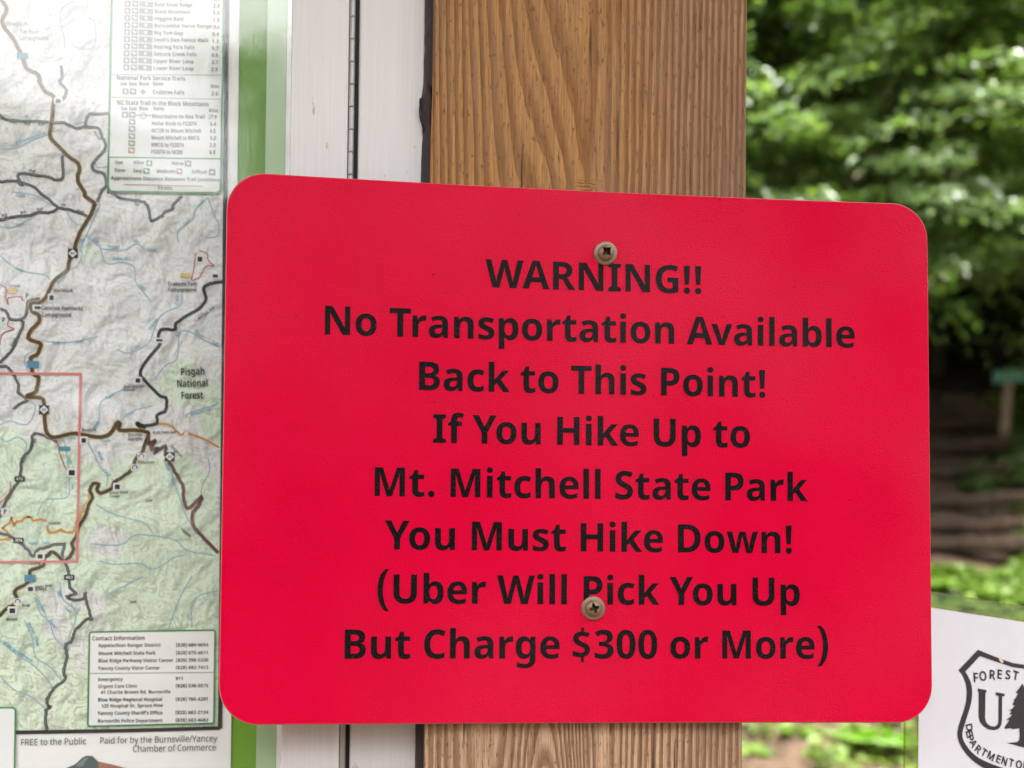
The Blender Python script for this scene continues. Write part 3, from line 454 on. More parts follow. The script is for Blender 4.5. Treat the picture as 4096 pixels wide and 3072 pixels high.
# ------------------------------------------------------------------ materials
class Mt:
    def __init__(self, name):
        self.m = bpy.data.materials.new(name)
        self.m.use_nodes = True
        self.t = self.m.node_tree
        self.b = self.t.nodes['Principled BSDF']
        self.out = self.t.nodes['Material Output']

    def n(self, typ, **kw):
        nd = self.t.nodes.new('ShaderNode' + typ)
        for k, v in kw.items():
            if k.startswith('i_'):
                self.put(nd.inputs[k[2:].replace('_', ' ')], v)
            else:
                setattr(nd, k, v)
        return nd

    def put(self, sock, v):
        if isinstance(v, bpy.types.NodeSocket):
            self.t.links.new(v, sock)
        elif isinstance(v, bpy.types.Node):
            self.t.links.new(v.outputs[0], sock)
        else:
            if hasattr(sock.default_value, '__len__') and len(sock.default_value) == 4 and len(v) == 3:
                v = tuple(v) + (1,)
            sock.default_value = v

    def set(self, **kw):
        for k, v in kw.items():
            self.put(self.b.inputs[k.replace('_', ' ')], v)
        return self

    def math(self, op, a, b=0.0, c=None, clamp=False):
        nd = self.n('Math', operation=op, use_clamp=clamp)
        self.put(nd.inputs[0], a)
        self.put(nd.inputs[1], b)
        if c is not None: self.put(nd.inputs[2], c)
        return nd.outputs[0]

    def mix(self, fac, a, b, blend='MIX'):
        nd = self.n('Mix', data_type='RGBA', blend_type=blend)
        self.put(nd.inputs[0], fac)
        self.put(nd.inputs[6], a)
        self.put(nd.inputs[7], b)
        return nd.outputs[2]

    def ramp(self, fac, stops, interp='LINEAR'):
        nd = self.n('ValToRGB')
        nd.color_ramp.interpolation = interp
        e = nd.color_ramp.elements
        while len(e) > 1: e.remove(e[-1])
        for i, (p, c) in enumerate(stops):
            el = e[0] if i == 0 else e.new(p)
            el.position = p
            el.color = (c, c, c, 1) if not hasattr(c, '__len__') else (tuple(c) + (1,))
        self.put(nd.inputs[0], fac)
        return nd.outputs[0]

    def coord(self, scale=(1, 1, 1), loc=(0, 0, 0), rot=(0, 0, 0)):
        tc = self.n('TexCoord')
        mp = self.n('Mapping')
        self.put(mp.inputs['Vector'], tc.outputs['Object'])
        mp.inputs['Scale'].default_value = scale
        mp.inputs['Location'].default_value = loc
        mp.inputs['Rotation'].default_value = rot
        return mp.outputs[0]

    def noise(self, vec, scale, detail=2.0, rough=0.5, dist=0.0):
        nd = self.n('TexNoise')
        self.put(nd.inputs['Vector'], vec)
        nd.inputs['Scale'].default_value = scale
        nd.inputs['Detail'].default_value = detail
        nd.inputs['Roughness'].default_value = rough
        nd.inputs['Distortion'].default_value = dist
        return nd.outputs['Fac']

    def bump(self, h, strength, dist):
        nd = self.n('Bump')
        nd.inputs['Strength'].default_value = strength
        nd.inputs['Distance'].default_value = dist
        self.put(nd.inputs['Height'], h)
        self.put(self.b.inputs['Normal'], nd.outputs[0])
        return nd.outputs[0]


def plain(name, col, rough=0.5, metal=0.0, spec=0.5, **kw):
    t = Mt(name)
    t.set(Base_Color=col, Roughness=rough, Metallic=metal)
    t.b.inputs['Specular IOR Level'].default_value = spec
    return t.m


def m_print(name, col):
    return plain(name, col, 0.6, 0, 0.15)


# red textured sheet and its black ink share the grain
def m_sign(name, c1, c2, spec, ink=False):
    t = Mt(name)
    v = t.coord()
    g = t.noise(v, 1900, 2.5, 0.7)
    big = t.noise(v, 14, 3.0, 0.5)
    col = t.mix(t.ramp(t.math('ADD', t.math('MULTIPLY', big, 0.45), t.math('MULTIPLY', g, 0.55)), [(0.36, 0.0), (0.64, 1.0)]), c1, c2)
    if ink:
        sp = t.noise(v, 2600, 1.0, 0.5)
        col = t.mix(t.math('MULTIPLY', t.ramp(sp, [(0.60, 0.0), (0.74, 1.0)]), 0.55), col, (0.16, 0.10, 0.10))
    else:
        sp = t.noise(v, 190, 4.0, 0.7)
        dirt = t.ramp(sp, [(0.715, 0.0), (0.745, 1.0)])
        col = t.mix(t.math('MULTIPLY', dirt, 0.75), col, (0.10, 0.01, 0.015))
    sheen = t.noise(t.coord((1, 1, 1), (0.37, 0, 0.11)), 7.0, 2.0, 0.5)
    t.set(Base_Color=col, Roughness=t.ramp(sheen, [(0.35, 0.36), (0.65, 0.60)]))
    t.put(t.b.inputs['Specular IOR Level'], t.ramp(sheen, [(0.36, spec * 0.95), (0.64, spec * 0.12)]))
    t.bump(g, 1.0, 0.0013)
    return t.m


def m_wood():
    t = Mt('weathered_pine')
    tc = t.n('TexCoord')
    sep = t.n('SeparateXYZ')
    t.put(sep.inputs[0], tc.outputs['Object'])
    x, y, z = sep.outputs[0], sep.outputs[1], sep.outputs[2]
    lowv = t.coord((14, 14, 3.2))
    wob = t.math('MULTIPLY', t.math('SUBTRACT', t.noise(lowv, 1.0, 3.0, 0.55), 0.5), 0.0045)
    finev = t.coord((150, 150, 9))
    wob2 = t.math('MULTIPLY', t.math('SUBTRACT', t.noise(finev, 1.0, 2.0, 0.5), 0.5), 0.0016)
    # pith runs inside the post, tilted, so the rings leave V shaped figures on the face
    xo = t.math('SUBTRACT', x, WOOD_X0)
    near = t.math('EXPONENT', t.math('MULTIPLY', t.math('MULTIPLY', xo, xo), -1 / 0.021 ** 2))
    lean = t.math('MULTIPLY', t.math('MULTIPLY', t.math('SUBTRACT', z, 0.24), 0.15), near)
    dx = t.math('ADD', t.math('ADD', xo, lean), wob)
    dep = t.math('ADD', t.math('ADD', y, WOOD_D), t.math('MULTIPLY', t.math('SUBTRACT', z, 0.24), -0.022))
    r = t.math('SQRT', t.math('ADD', t.math('MULTIPLY', dx, dx), t.math('MULTIPLY', dep, dep)))
    r = t.math('ADD', r, wob2)
    ring = t.math('DIVIDE', r, WOOD_S)
    ring = t.math('ADD', ring, t.math('MULTIPLY', t.noise(t.coord((30, 30, 1.0)), 1.0, 1.0), 0.45))
    ring = t.math('SUBTRACT', ring, 0.28)
    fr = t.math('FRACT', ring)
    late = t.ramp(fr, [(0.0, 0.0), (0.40, 0.08), (0.62, 0.75), (0.80, 1.0), (0.93, 0.7), (1.0, 0.0)])
    # fibres, pits, checks
    fib = t.noise(t.coord((1400, 1400, 28)), 1.0, 3.0, 0.6)
    fib2 = t.noise(t.coord((420, 420, 22)), 1.0, 3.0, 0.6)
    pits = t.ramp(t.noise(t.coord((1000, 1000, 230), (3, 1, 7)), 1.0, 2.0, 0.6), [(0.60, 0.0), (0.69, 1.0)])
    chk = t.ramp(t.noise(t.coord((330, 330, 7), (9, 4, 2)), 1.0, 2.0, 0.45), [(0.635, 0.0), (0.67, 1.0)])
    chk = t.math('MULTIPLY', chk, t.ramp(t.noise(t.coord((30, 30, 12), (1, 8, 3)), 1.0, 1.0), [(0.48, 0.0), (0.6, 1.0)]))
    blot = t.noise(t.coord((22, 22, 9), (5, 5, 5)), 1.0, 3.0, 0.6)
    grey = t.ramp(t.math('ADD', x, t.math('MULTIPLY', t.math('SUBTRACT', blot, 0.5), 0.08)), [(0.0, 0.0), (0.03, 1.0)])
    low = t.ramp(t.math('MULTIPLY', z, -8.0), [(0.2, 0.0), (0.8, 1.0)])
    early = t.mix(grey, WOOD_E1, WOOD_E2)
    early = t.mix(low, early, WOOD_E3)
    lcol = t.mix(grey, WOOD_L1, WOOD_L2)
    lcol = t.mix(low, lcol, WOOD_L3)
    col = t.mix(t.math('MULTIPLY', late, 0.88), early, lcol)
    col = t.mix(t.ramp(fib, [(0.40, 0.0), (0.68, 0.68)]), col, (0.17, 0.085, 0.036), 'MIX')
    col = t.mix(t.ramp(fib2, [(0.45, 0.0), (0.75, 0.22)]), col, (0.50, 0.33, 0.19))
    col = t.mix(t.ramp(blot, [(0.42, 0.0), (0.72, 0.55)]), col, (0.19, 0.115, 0.07))
    col = t.mix(t.math('MULTIPLY', pits, 0.55), col, (0.11, 0.055, 0.025))
    col = t.mix(t.math('MULTIPLY', chk, 0.9), col, (0.035, 0.018, 0.010))
    # fine dark fibre streaks and a small wrinkled knot just above the sign
    st2 = t.ramp(t.noise(t.coord((2300, 2300, 60), (2, 6, 1)), 1.0, 2.0, 0.6), [(0.52, 0.0), (0.72, 1.0)])
    col = t.mix(t.math('MULTIPLY', st2, 0.55), col, (0.10, 0.045, 0.016))
    kx_ = t.math('MULTIPLY', t.math('SUBTRACT', x, KNOT[0]), 1 / 0.007)
    kz_ = t.math('MULTIPLY', t.math('SUBTRACT', z, KNOT[1]), 1 / 0.0045)
    kd = t.math('SQRT', t.math('ADD', t.math('MULTIPLY', kx_, kx_), t.math('MULTIPLY', kz_, kz_)))
    kd = t.math('ADD', kd, t.math('MULTIPLY', t.math('SUBTRACT', t.noise(t.coord(), 300, 3.0), 0.5), 0.8))
    kn_ = t.ramp(kd, [(0.35, 1.0), (1.0, 0.0)])
    wr = t.ramp(t.math('SINE', t.math('ADD', t.math('MULTIPLY', z, 4200.0), t.math('MULTIPLY', t.noise(t.coord(), 260, 3.0), 14.0))), [(0.3, 0.0), (0.9, 1.0)])
    col = t.mix(t.math('MULTIPLY', kn_, 0.5), col, (0.30, 0.135, 0.04))
    col = t.mix(t.math('MULTIPLY', t.math('MULTIPLY', kn_, wr), 0.75), col, (0.07, 0.03, 0.012))
    t.set(Base_Color=col, Roughness=0.78)
    t.b.inputs['Specular IOR Level'].default_value = 0.25
    h = t.math('ADD', t.math('MULTIPLY', late, 0.55), t.math('MULTIPLY', fib, 0.35))
    h = t.math('SUBTRACT', h, t.math('MULTIPLY', chk, 1.4))
    h = t.math('SUBTRACT', h, t.math('MULTIPLY', pits, 0.3))
    t.bump(h, 1.0, 0.0013)
    return t.m


KNOT = (float(at(2345, 742, 0.0)[0]), float(at(2345, 742, 0.0)[2]))
WOOD_X0, WOOD_D, WOOD_S = -0.0116, 0.0430, 0.0024
WOOD_E1, WOOD_E2, WOOD_E3 = (0.43, 0.220, 0.070), (0.365, 0.198, 0.098), (0.58, 0.38, 0.25)
WOOD_L1, WOOD_L2, WOOD_L3 = (0.195, 0.074, 0.016), (0.130, 0.054, 0.021), (0.150, 0.064, 0.028)


def m_metal():
    t = Mt('satin_aluminium')
    v = t.coord((900, 900, 14))
    br = t.noise(v, 1.0, 3.0, 0.6)
    sp = t.noise(t.coord((1, 1, 0.45)), 150, 3.0, 0.62)
    spot = t.ramp(sp, [(0.67, 0.0), (0.72, 1.0)])
    film = t.noise(t.coord((1, 1, 0.4)), 18, 4.0, 0.6)
    col = t.mix(t.ramp(br, [(0.3, 0.0), (0.7, 1.0)]), (0.47, 0.455, 0.45), (0.52, 0.505, 0.50))
    col = t.mix(t.ramp(film, [(0.35, 0.0), (0.8, 0.35)]), col, (0.40, 0.385, 0.37))
    col = t.mix(t.math('MULTIPLY', spot, 0.75), col, (0.20, 0.18, 0.12))
    t.set(Base_Color=col, Metallic=0.12, Roughness=0.42)
    t.bump(br, 0.06, 0.0003)
    return t.m


def m_glass(name, ior, rough, tint=(1, 1, 1), scr=0.0, scale=(900, 900, 120)):
    t = Mt(name)
    t.t.nodes.remove(t.b)
    tr = t.n('BsdfTransparent', i_Color=tint)
    gl = t.n('BsdfGlossy', i_Color=(1, 1, 1), i_Roughness=rough)
    geo = t.n('NewGeometry')
    dt = t.n('VectorMath', operation='DOT_PRODUCT')
    t.put(dt.inputs[0], geo.outputs['Normal'])
    t.put(dt.inputs[1], geo.outputs['Incoming'])
    f0 = ((ior - 1) / (ior + 1)) ** 2
    gr = t.math('POWER', t.math('SUBTRACT', 1.0, t.math('ABSOLUTE', dt.outputs['Value']), clamp=True), 5.0)
    fn = t.math('ADD', f0, t.math('MULTIPLY', gr, 1 - f0))
    if scr:
        nz = t.noise(t.coord(scale), 1.0, 4.0, 0.65)
        nz2 = t.noise(t.coord((60, 60, 30)), 1.0, 3.0, 0.6)
        bp = t.n('Bump')
        bp.inputs['Strength'].default_value = scr
        bp.inputs['Distance'].default_value = 0.0005
        t.put(bp.inputs['Height'], t.math('ADD', t.math('MULTIPLY', nz, 0.5), t.math('MULTIPLY', nz2, 2.0)))
        t.put(gl.inputs['Normal'], bp.outputs[0])
    mx = t.n('MixShader')
    t.put(mx.inputs[0], fn)
    t.put(mx.inputs[1], tr)
    t.put(mx.inputs[2], gl)
    t.put(t.out.inputs[0], mx)
    return t.m


def m_map():
    """printed relief map: hill shading, woodland tint and contour lines are ink on the sheet"""
    t = Mt('printed_relief_map')
    v = t.coord()
    S = 62.0
    def hgt(dx, dz):
        return t.noise(t.coord((1, 1, 1), (dx, 0, dz)), S, 5.0, 0.52, 0.6)
    h0, h1 = hgt(0, 0), hgt(0.0011, -0.0011)
    sh = t.math('MULTIPLY', t.math('SUBTRACT', h0, h1), 3.6)
    sep = t.n('SeparateXYZ')
    t.put(sep.inputs[0], v)
    z = sep.outputs[2]
    patch = t.noise(v, 26, 2.0, 0.5)
    grad = t.math('MULTIPLY', z, -2.1)
    zone = t.ramp(t.math('ADD', t.math('ADD', patch, grad), -0.02), [(0.46, 0.0), (0.52, 1.0)])
    base = t.mix(zone, (0.70, 0.70, 0.725), (0.63, 0.74, 0.61))
    base = t.mix(t.ramp(t.math('MULTIPLY', z, -5.0), [(0.35, 0.0), (0.75, 0.6)]), base, (0.74, 0.79, 0.63))
    lit = t.math('ADD', 0.98, sh, clamp=False)
    lit = t.math('MAXIMUM', t.math('MINIMUM', lit, 1.10), 0.62)
    rgb = t.n('CombineColor')
    for i in range(3): t.put(rgb.inputs[i], lit)
    col = t.mix(1.0, base, rgb.outputs[0], 'MULTIPLY')
    hc = t.noise(v, 95.0, 3.0, 0.45, 0.9)
    fr = t.math('FRACT', t.math('MULTIPLY', hc, 9.0))
    line = t.ramp(fr, [(0.0, 1.0), (0.09, 0.5), (0.16, 0.0), (0.84, 0.0), (0.93, 0.5), (1.0, 1.0)])
    dens = t.ramp(t.math('MULTIPLY', z, -5.0), [(0.0, 0.42), (0.6, 0.75)])
    col = t.mix(t.math('MULTIPLY', line, dens), col, (0.34, 0.31, 0.22))
    t.set(Base_Color=col, Roughness=0.55)
    t.b.inputs['Specular IOR Level'].default_value = 0.2
    return t.m


def m_leaf(name, dark, mid, light, rough=0.38, trans=0.45):
    t = Mt(name)
    geo = t.n('NewGeometry')
    rnd = geo.outputs['Random Per Island']
    col = t.ramp(rnd, [(0.0, dark), (0.5, mid), (0.85, mid), (1.0, light)])
    t.set(Base_Color=col, Roughness=rough)
    t.b.inputs['Specular IOR Level'].default_value = 1.0
    tl = t.n('BsdfTranslucent')
    t.put(tl.inputs[0], t.mix(1.0, col, (1.3, 1.5, 0.5), 'MULTIPLY'))
    mx = t.n('MixShader')
    mx.inputs[0].default_value = trans
    t.put(mx.inputs[1], t.b.outputs[0])
    t.put(mx.inputs[2], tl)
    t.put(t.out.inputs[0], mx)
    return t.m


def m_soil(name, c1, c2, scale):
    t = Mt(name)
    v = t.coord()
    a = t.noise(v, scale, 6.0, 0.65)
    b = t.noise(v, scale * 6, 4.0, 0.6)
    col = t.mix(t.ramp(t.math('ADD', t.math('MULTIPLY', a, 0.6), t.math('MULTIPLY', b, 0.4)), [(0.35, 0.0), (0.62, 1.0)]), c1, c2)
    t.set(Base_Color=col, Roughness=0.9)
    t.b.inputs['Specular IOR Level'].default_value = 0.2
    t.bump(t.math('ADD', a, b), 0.6, 0.04)
    return t.m


def m_bark():
    t = Mt('bark')
    v = t.coord((1, 1, 0.25))
    a = t.noise(v, 30, 5.0, 0.65)
    col = t.mix(t.ramp(a, [(0.35, 0.0), (0.65, 1.0)]), (0.035, 0.027, 0.020), (0.12, 0.10, 0.08))
    t.set(Base_Color=col, Roughness=0.9)
    t.bump(a, 0.7, 0.02)
    return t.m


def m_paper(name, col, specks=0.0):
    t = Mt(name)
    v = t.coord()
    a = t.noise(v, 60, 3.0, 0.6)
    c = t.mix(t.ramp(a, [(0.3, 0.0), (0.7, 1.0)]), col, tuple(q * 0.955 for q in col))
    if specks:
        s = t.ramp(t.noise(v, 420, 3.0, 0.7), [(0.72, 0.0), (0.77, 1.0)])
        c = t.mix(t.math('MULTIPLY', s, specks), c, (0.22, 0.20, 0.18))
    t.set(Base_Color=c, Roughness=0.55)
    t.b.inputs['Specular IOR Level'].default_value = 0.3
    return t.m


MAT = dict(
    red=m_sign('red_sheet', (0.745, 0.0018, 0.042), (0.815, 0.0026, 0.050), 0.17),
    ink=m_sign('black_ink', (0.006, 0.006, 0.007), (0.009, 0.008, 0.009), 0.15, True),
    edge=plain('sheet_edge', (0.50, 0.10, 0.09), 0.5),
    wood=m_wood(), metal=m_metal(), bark=m_bark(), map=m_map(),
    hinge=plain('hinge_steel', (0.27, 0.26, 0.25), 0.36, 0.45),
    gap=plain('hinge_gap_shadow', (0.035, 0.033, 0.033), 0.6),  # near black: shade of the hinge gap put into the colour
    sealant=None,
    glass=m_glass('cabinet_glazing', 1.50, 0.03, (0.985, 0.995, 0.99), 0.13),
    sleeve=m_glass('clear_sleeve', 1.55, 0.10, (0.80, 0.82, 0.60), 0.5, (120, 120, 900)),
    green=plain('green_backing', (0.165, 0.36, 0.035), 0.7, 0, 0.2),
    palegreen=plain('frame_reflection_green', (0.36, 0.50, 0.30), 0.5, 0, 0.3),  # frame's reflection in the glass, painted as a pale tone
    paper=m_paper('map_paper', (0.86, 0.855, 0.875)),
    notice=m_paper('notice_paper', (0.57, 0.56, 0.595), 0.5),
    panel=m_print('panel_white', (0.81, 0.81, 0.83)),
    tablew=m_print('panel_grey', (0.68, 0.695, 0.695)),
    screw=plain('tan_coated_steel', (0.20, 0.136, 0.085), 0.38, 0.3, 0.5),
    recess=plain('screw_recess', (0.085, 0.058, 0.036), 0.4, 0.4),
    p_black=m_print('print_black', (0.030, 0.028, 0.028)),
    p_dark=m_print('print_charcoal', (0.038, 0.040, 0.043)),
    p_brown=m_print('print_brown', (0.085, 0.050, 0.036)),
    p_yellow=m_print('print_yellow', (0.62, 0.47, 0.17)),
    p_grey=m_print('print_grey', (0.25, 0.25, 0.26)),
    p_river=m_print('print_river', (0.27, 0.42, 0.52)),
    p_blue=m_print('print_blue', (0.11, 0.34, 0.52)),
    p_pink=m_print('print_pink', (0.62, 0.20, 0.20)),
    p_orange=m_print('print_orange', (0.62, 0.29, 0.07)),
    p_trail=m_print('print_trail', (0.42, 0.11, 0.14)),
    p_ox=m_print('print_oxblood', (0.15, 0.065, 0.062)),
    p_green=m_print('print_green', (0.075, 0.25, 0.105)),
    p_white=m_print('print_white', (0.70, 0.70, 0.72)),
    p_slate=m_print('print_slate', (0.095, 0.125, 0.13)),
    p_slate2=m_print('print_slate_light', (0.19, 0.235, 0.24)),
    p_rust=m_print('print_rust', (0.36, 0.175, 0.125)),
    leafA=m_leaf('beech_leaf', (0.062, 0.102, 0.034), (0.105, 0.160, 0.056), (0.22, 0.26, 0.085), 0.32),
    leafB=m_leaf('forest_leaf', (0.045, 0.085, 0.022), (0.080, 0.145, 0.036), (0.14, 0.20, 0.05), 0.42),
    herb=m_leaf('herb_leaf', (0.060, 0.110, 0.016), (0.130, 0.205, 0.026), (0.21, 0.28, 0.045), 0.5, 0.4),
    fern=m_leaf('fern_leaf', (0.07, 0.16, 0.015), (0.13, 0.26, 0.022), (0.24, 0.36, 0.04), 0.5, 0.4),
    soil=m_soil('leaf_litter_soil', (0.055, 0.034, 0.022), (0.15, 0.098, 0.066), 9.0),
    trail=m_soil('trail_soil', (0.028, 0.018, 0.013), (0.068, 0.044, 0.032), 5.0),
    timber=m_soil('step_timber', (0.022, 0.015, 0.011), (0.072, 0.047, 0.032), 14.0),
    marker=plain('marker_green', (0.045, 0.16, 0.105), 0.5),
    stake=m_soil('marker_wood', (0.17, 0.12, 0.085), (0.29, 0.22, 0.16), 12.0),
)
_t = Mt('brown_sealant')
_n = _t.noise(_t.coord((1, 1, 0.3)), 260, 3.0, 0.6)
_t.set(Base_Color=_t.mix(_n, (0.016, 0.008, 0.008), (0.034, 0.020, 0.020)), Roughness=0.5)
_t.b.inputs['Specular IOR Level'].default_value = 0.2
_t.bump(_n, 0.4, 0.0006)
MAT['sealant'] = _t.m

# ================================================================== ground
def gz(x, y):
    d = y + 0.25 * x * (1 if x > 0 else 0) * 0.5
    z = float(np.interp(d, [-40, 0, 2.2, 4.2, 5.6, 6.8, 9.2, 14, 30, 70],
                        [-1.75, -1.44, -1.34, -1.02, -0.38, 0.25, 1.75, 4.9, 16.0, 42]))
    return z + 0.05 * math.sin(x * 1.3 + 0.5) * math.cos(y * 1.1) + 0.03 * math.sin(3.1 * x + y * 2.3)


def grid_axis(lo, hi, fine_lo, fine_hi, step):
    a = list(np.arange(fine_lo, fine_hi + 1e-6, step))
    v, s = fine_lo, step
    while v > lo:
        s *= 1.35; v -= s; a.insert(0, v)
    v, s = fine_hi, step
    while v < hi:
        s *= 1.35; v += s; a.append(v)
    return a


gxs = grid_axis(-80, 80, -6, 12, 0.3)
gys = grid_axis(-60, 80, -4, 14, 0.3)
mb = MB()
mb.add([(x, y, gz(x, y)) for y in gys for x in gxs],
       [(j * len(gxs) + i, j * len(gxs) + i + 1, (j + 1) * len(gxs) + i + 1, (j + 1) * len(gxs) + i)
        for j in range(len(gys) - 1) for i in range(len(gxs) - 1)], True)
tag(mb.build('ground', MAT['soil']), kind='structure')


def hit_ground(px, py):
    d = ray(px, py)
    t = 1.5
    while t < 40:
        P = CAM + d * t
        if P[2] < gz(P[0], P[1]): return P
        t += 0.02
    return CAM + d * 40


# ------------------------------------------------------------------ wooden post
PX0, PX1, PD = -0.06779, 0.07161, 0.1394
rng = random.Random(4)
mb = MB()
zs = list(np.arange(-1.75, 1.199, 0.012))
rings = []
n1 = [rng.gauss(0, 1) for _ in zs]
n2 = [rng.gauss(0, 1) for _ in zs]
for _ in range(2):
    n1 = [(n1[max(i - 1, 0)] + n1[i] + n1[min(i + 1, len(zs) - 1)]) / 3 for i in range(len(zs))]
    n2 = [(n2[max(i - 1, 0)] + n2[i] + n2[min(i + 1, len(zs) - 1)]) / 3 for i in range(len(zs))]
cr = 0.0009
for i, z in enumerate(zs):
    a, b = PX0 + n1[i] * 0.00035, PX1 + n2[i] * 0.00035
    rings += [(a, cr, z), (a + cr * 0.35, cr * 0.35, z), (a + cr, 0, z), (b - cr, 0, z), (b - cr * 0.35, cr * 0.35, z), (b, cr, z),
              (b, PD - cr, z), (b - cr, PD, z), (a + cr, PD, z), (a, PD - cr, z)]
k = 10
fs = [(i * k + j, i * k + (j + 1) % k, (i + 1) * k + (j + 1) % k, (i + 1) * k + j) for i in range(len(zs) - 1) for j in range(k)]
fs += [tuple(range(k))[::-1], tuple((len(zs) - 1) * k + j for j in range(k))]
mb.add(rings, fs)
tag(mb.build('wooden_post', MAT['wood']), 'thick weathered pine post with brown grain, carrying the red warning sign', 'post')

# ------------------------------------------------------------------ unseen roof, added above the picture to shade sign and case
rr_ = empty('added_shade_roof', (-0.4, 0.1, 1.2), 'unseen plank roof added to shade the notice case and its post', 'roof')
mb = MB()
RW0, RW1 = -1.75, 0.50
sl_r = math.tan(R(26))
for k_ in range(15):
    y0, y1 = -1.12 + 0.118 * k_, -1.12 + 0.118 * (k_ + 1) - 0.003
    def zr(y): return 1.50 + (0.10 - abs(y - 0.10)) * sl_r * 0.5
    mb.add([(RW0, y0, zr(y0)), (RW1, y0, zr(y0)), (RW1, y1, zr(y1)), (RW0, y1, zr(y1)), (RW0, y0, zr(y0) + 0.022), (RW1, y0, zr(y0) + 0.022), (RW1, y1, zr(y1) + 0.022), (RW0, y1, zr(y1) + 0.022)],
           [(0, 3, 2, 1), (4, 5, 6, 7), (0, 1, 5, 4), (1, 2, 6, 5), (2, 3, 7, 6), (3, 0, 4, 7)])
o = mb.build('shade_roof_planks', MAT['stake'])
o.parent = rr_; o.matrix_parent_inverse = Matrix.Translation(rr_.location).inverted()
mb = MB().box((RW0 + 0.1, 0.03, 1.20), (RW1 - 0.1, 0.12, 1.50))
o = mb.build('shade_roof_beam', MAT['stake'])
o.parent = rr_; o.matrix_parent_inverse = Matrix.Translation(rr_.location).inverted()

# ------------------------------------------------------------------ display case
YF = 0.009


def xat(px, Y, py=1400):
    return float(at(px, py, Y)[0])


case = empty('display_case', (-0.42, YF, -0.02), 'silver metal framed glazed notice case beside the wooden post', 'display case')
CZ0, CZ1 = -0.46, 0.62
CX0 = -0.86


def world_child(o, root):
    o.parent = root
    o.matrix_parent_inverse = Matrix.Translation(root.location).inverted()
    return o


sx0, sx1 = xat(1147, YF), xat(1379.5, YF)
ox0, ox1 = xat(1419, YF), xat(1688, YF)
hx = xat(1392.5, YF)
f = MB()                                           # door: right stile, left stile, rails butted between them
f.box((sx0, YF, CZ0), (sx1, YF + 0.024, CZ1))
f.box((CX0, YF, CZ0), (CX0 + 0.026, YF + 0.024, CZ1))
f.box((CX0 + 0.026, YF, CZ1 - 0.026), (sx0, YF + 0.024, CZ1))
f.box((CX0 + 0.026, YF, CZ0), (sx0, YF + 0.024, CZ0 + 0.026))
world_child(f.build('door_frame', MAT['metal'], None, 0.0006), case)
f = MB()
f.box((ox0, YF + 0.001, CZ0 - 0.03), (ox1, YF + 0.075, CZ1 + 0.03))
f.box((CX0 - 0.03, YF + 0.001, CZ0 - 0.03), (CX0 - 0.002, YF + 0.075, CZ1 + 0.03))
f.box((CX0 - 0.002, YF + 0.001, CZ1 + 0.002), (ox0, YF + 0.075, CZ1 + 0.03))
f.box((CX0 - 0.002, YF + 0.001, CZ0 - 0.03), (ox0, YF + 0.075, CZ0 - 0.002))
world_child(f.build('outer_frame', MAT['metal'], None, 0.0009), case)
f = MB()
f.box((sx1 + 0.0001, YF + 0.006, CZ0), (ox0 - 0.0001, YF + 0.02, CZ1))
world_child(f.build('hinge_shadow_strip', MAT['gap']), case)  # dark strip painted as the shadow beside the hinge barrel
z0 = float(at(1410, 69, YF)[2])
pitch_ = float(at(1410, 69, YF)[2] - at(1410, 430, YF)[2]) / 4.0
hr = 0.00125
kz = z0 + pitch_ * 6
prof = [(0.0, 0.90), (0.018, 0.985), (0.05, 1.0), (0.5, 1.0), (0.95, 1.0), (0.982, 0.985), (1.0, 0.90)]
hinge = MB()
hinge.tube([(hx, YF + 0.0006, CZ0), (hx, YF + 0.0006, CZ1)], hr * 0.7, 12)
hinge_o = world_child(hinge.build('hinge_pin', MAT['gap']), case)
kn = MB()
kn.tube([(0, 0, -pitch_ * p[0] * 0.985) for p in prof], [hr * p[1] for p in prof], 20)
k0 = kn.build('hinge_knuckle', MAT['hinge'])
k0.location = (hx, YF + 0.0006, kz)
world_child(k0, case)
i = 1
while kz - pitch_ * i > CZ0 + pitch_ and i < 75:
    o = k0.copy(); C.objects.link(o)
    o.location = (hx + rng.uniform(-1, 1) * 0.00006, YF + 0.0006, kz - pitch_ * i)
    o.parent = case
    o.matrix_parent_inverse = Matrix.Translation(case.location).inverted()
    i += 1
YG = 0.017
g = MB().box((CX0 + 0.020, YG, CZ0 + 0.020), (sx0 + 0.004, YG + 0.004, CZ1 - 0.020))
world_child(g.build('glass_pane', MAT['glass']), case)
YB = 0.064
g = MB().box((CX0 - 0.001, YB, CZ0 - 0.001), (ox0 - 0.0002, YB + 0.01, CZ1 + 0.001))
world_child(g.build('backing_board', MAT['green']), case)
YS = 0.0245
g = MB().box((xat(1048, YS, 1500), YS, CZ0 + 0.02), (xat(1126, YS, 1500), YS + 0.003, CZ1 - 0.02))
world_child(g.build('reflection_strip', MAT['palegreen']), case)  # flat strip standing in for the frame's reflection in the pane
g = MB().box((xat(1128, YS, 1500), YS - 0.0004, CZ0 + 0.02), (sx0 + 0.004, YS + 0.004, CZ1 - 0.02))
world_child(g.build('glazing_bead', MAT['paper'], None, 0.0003), case)

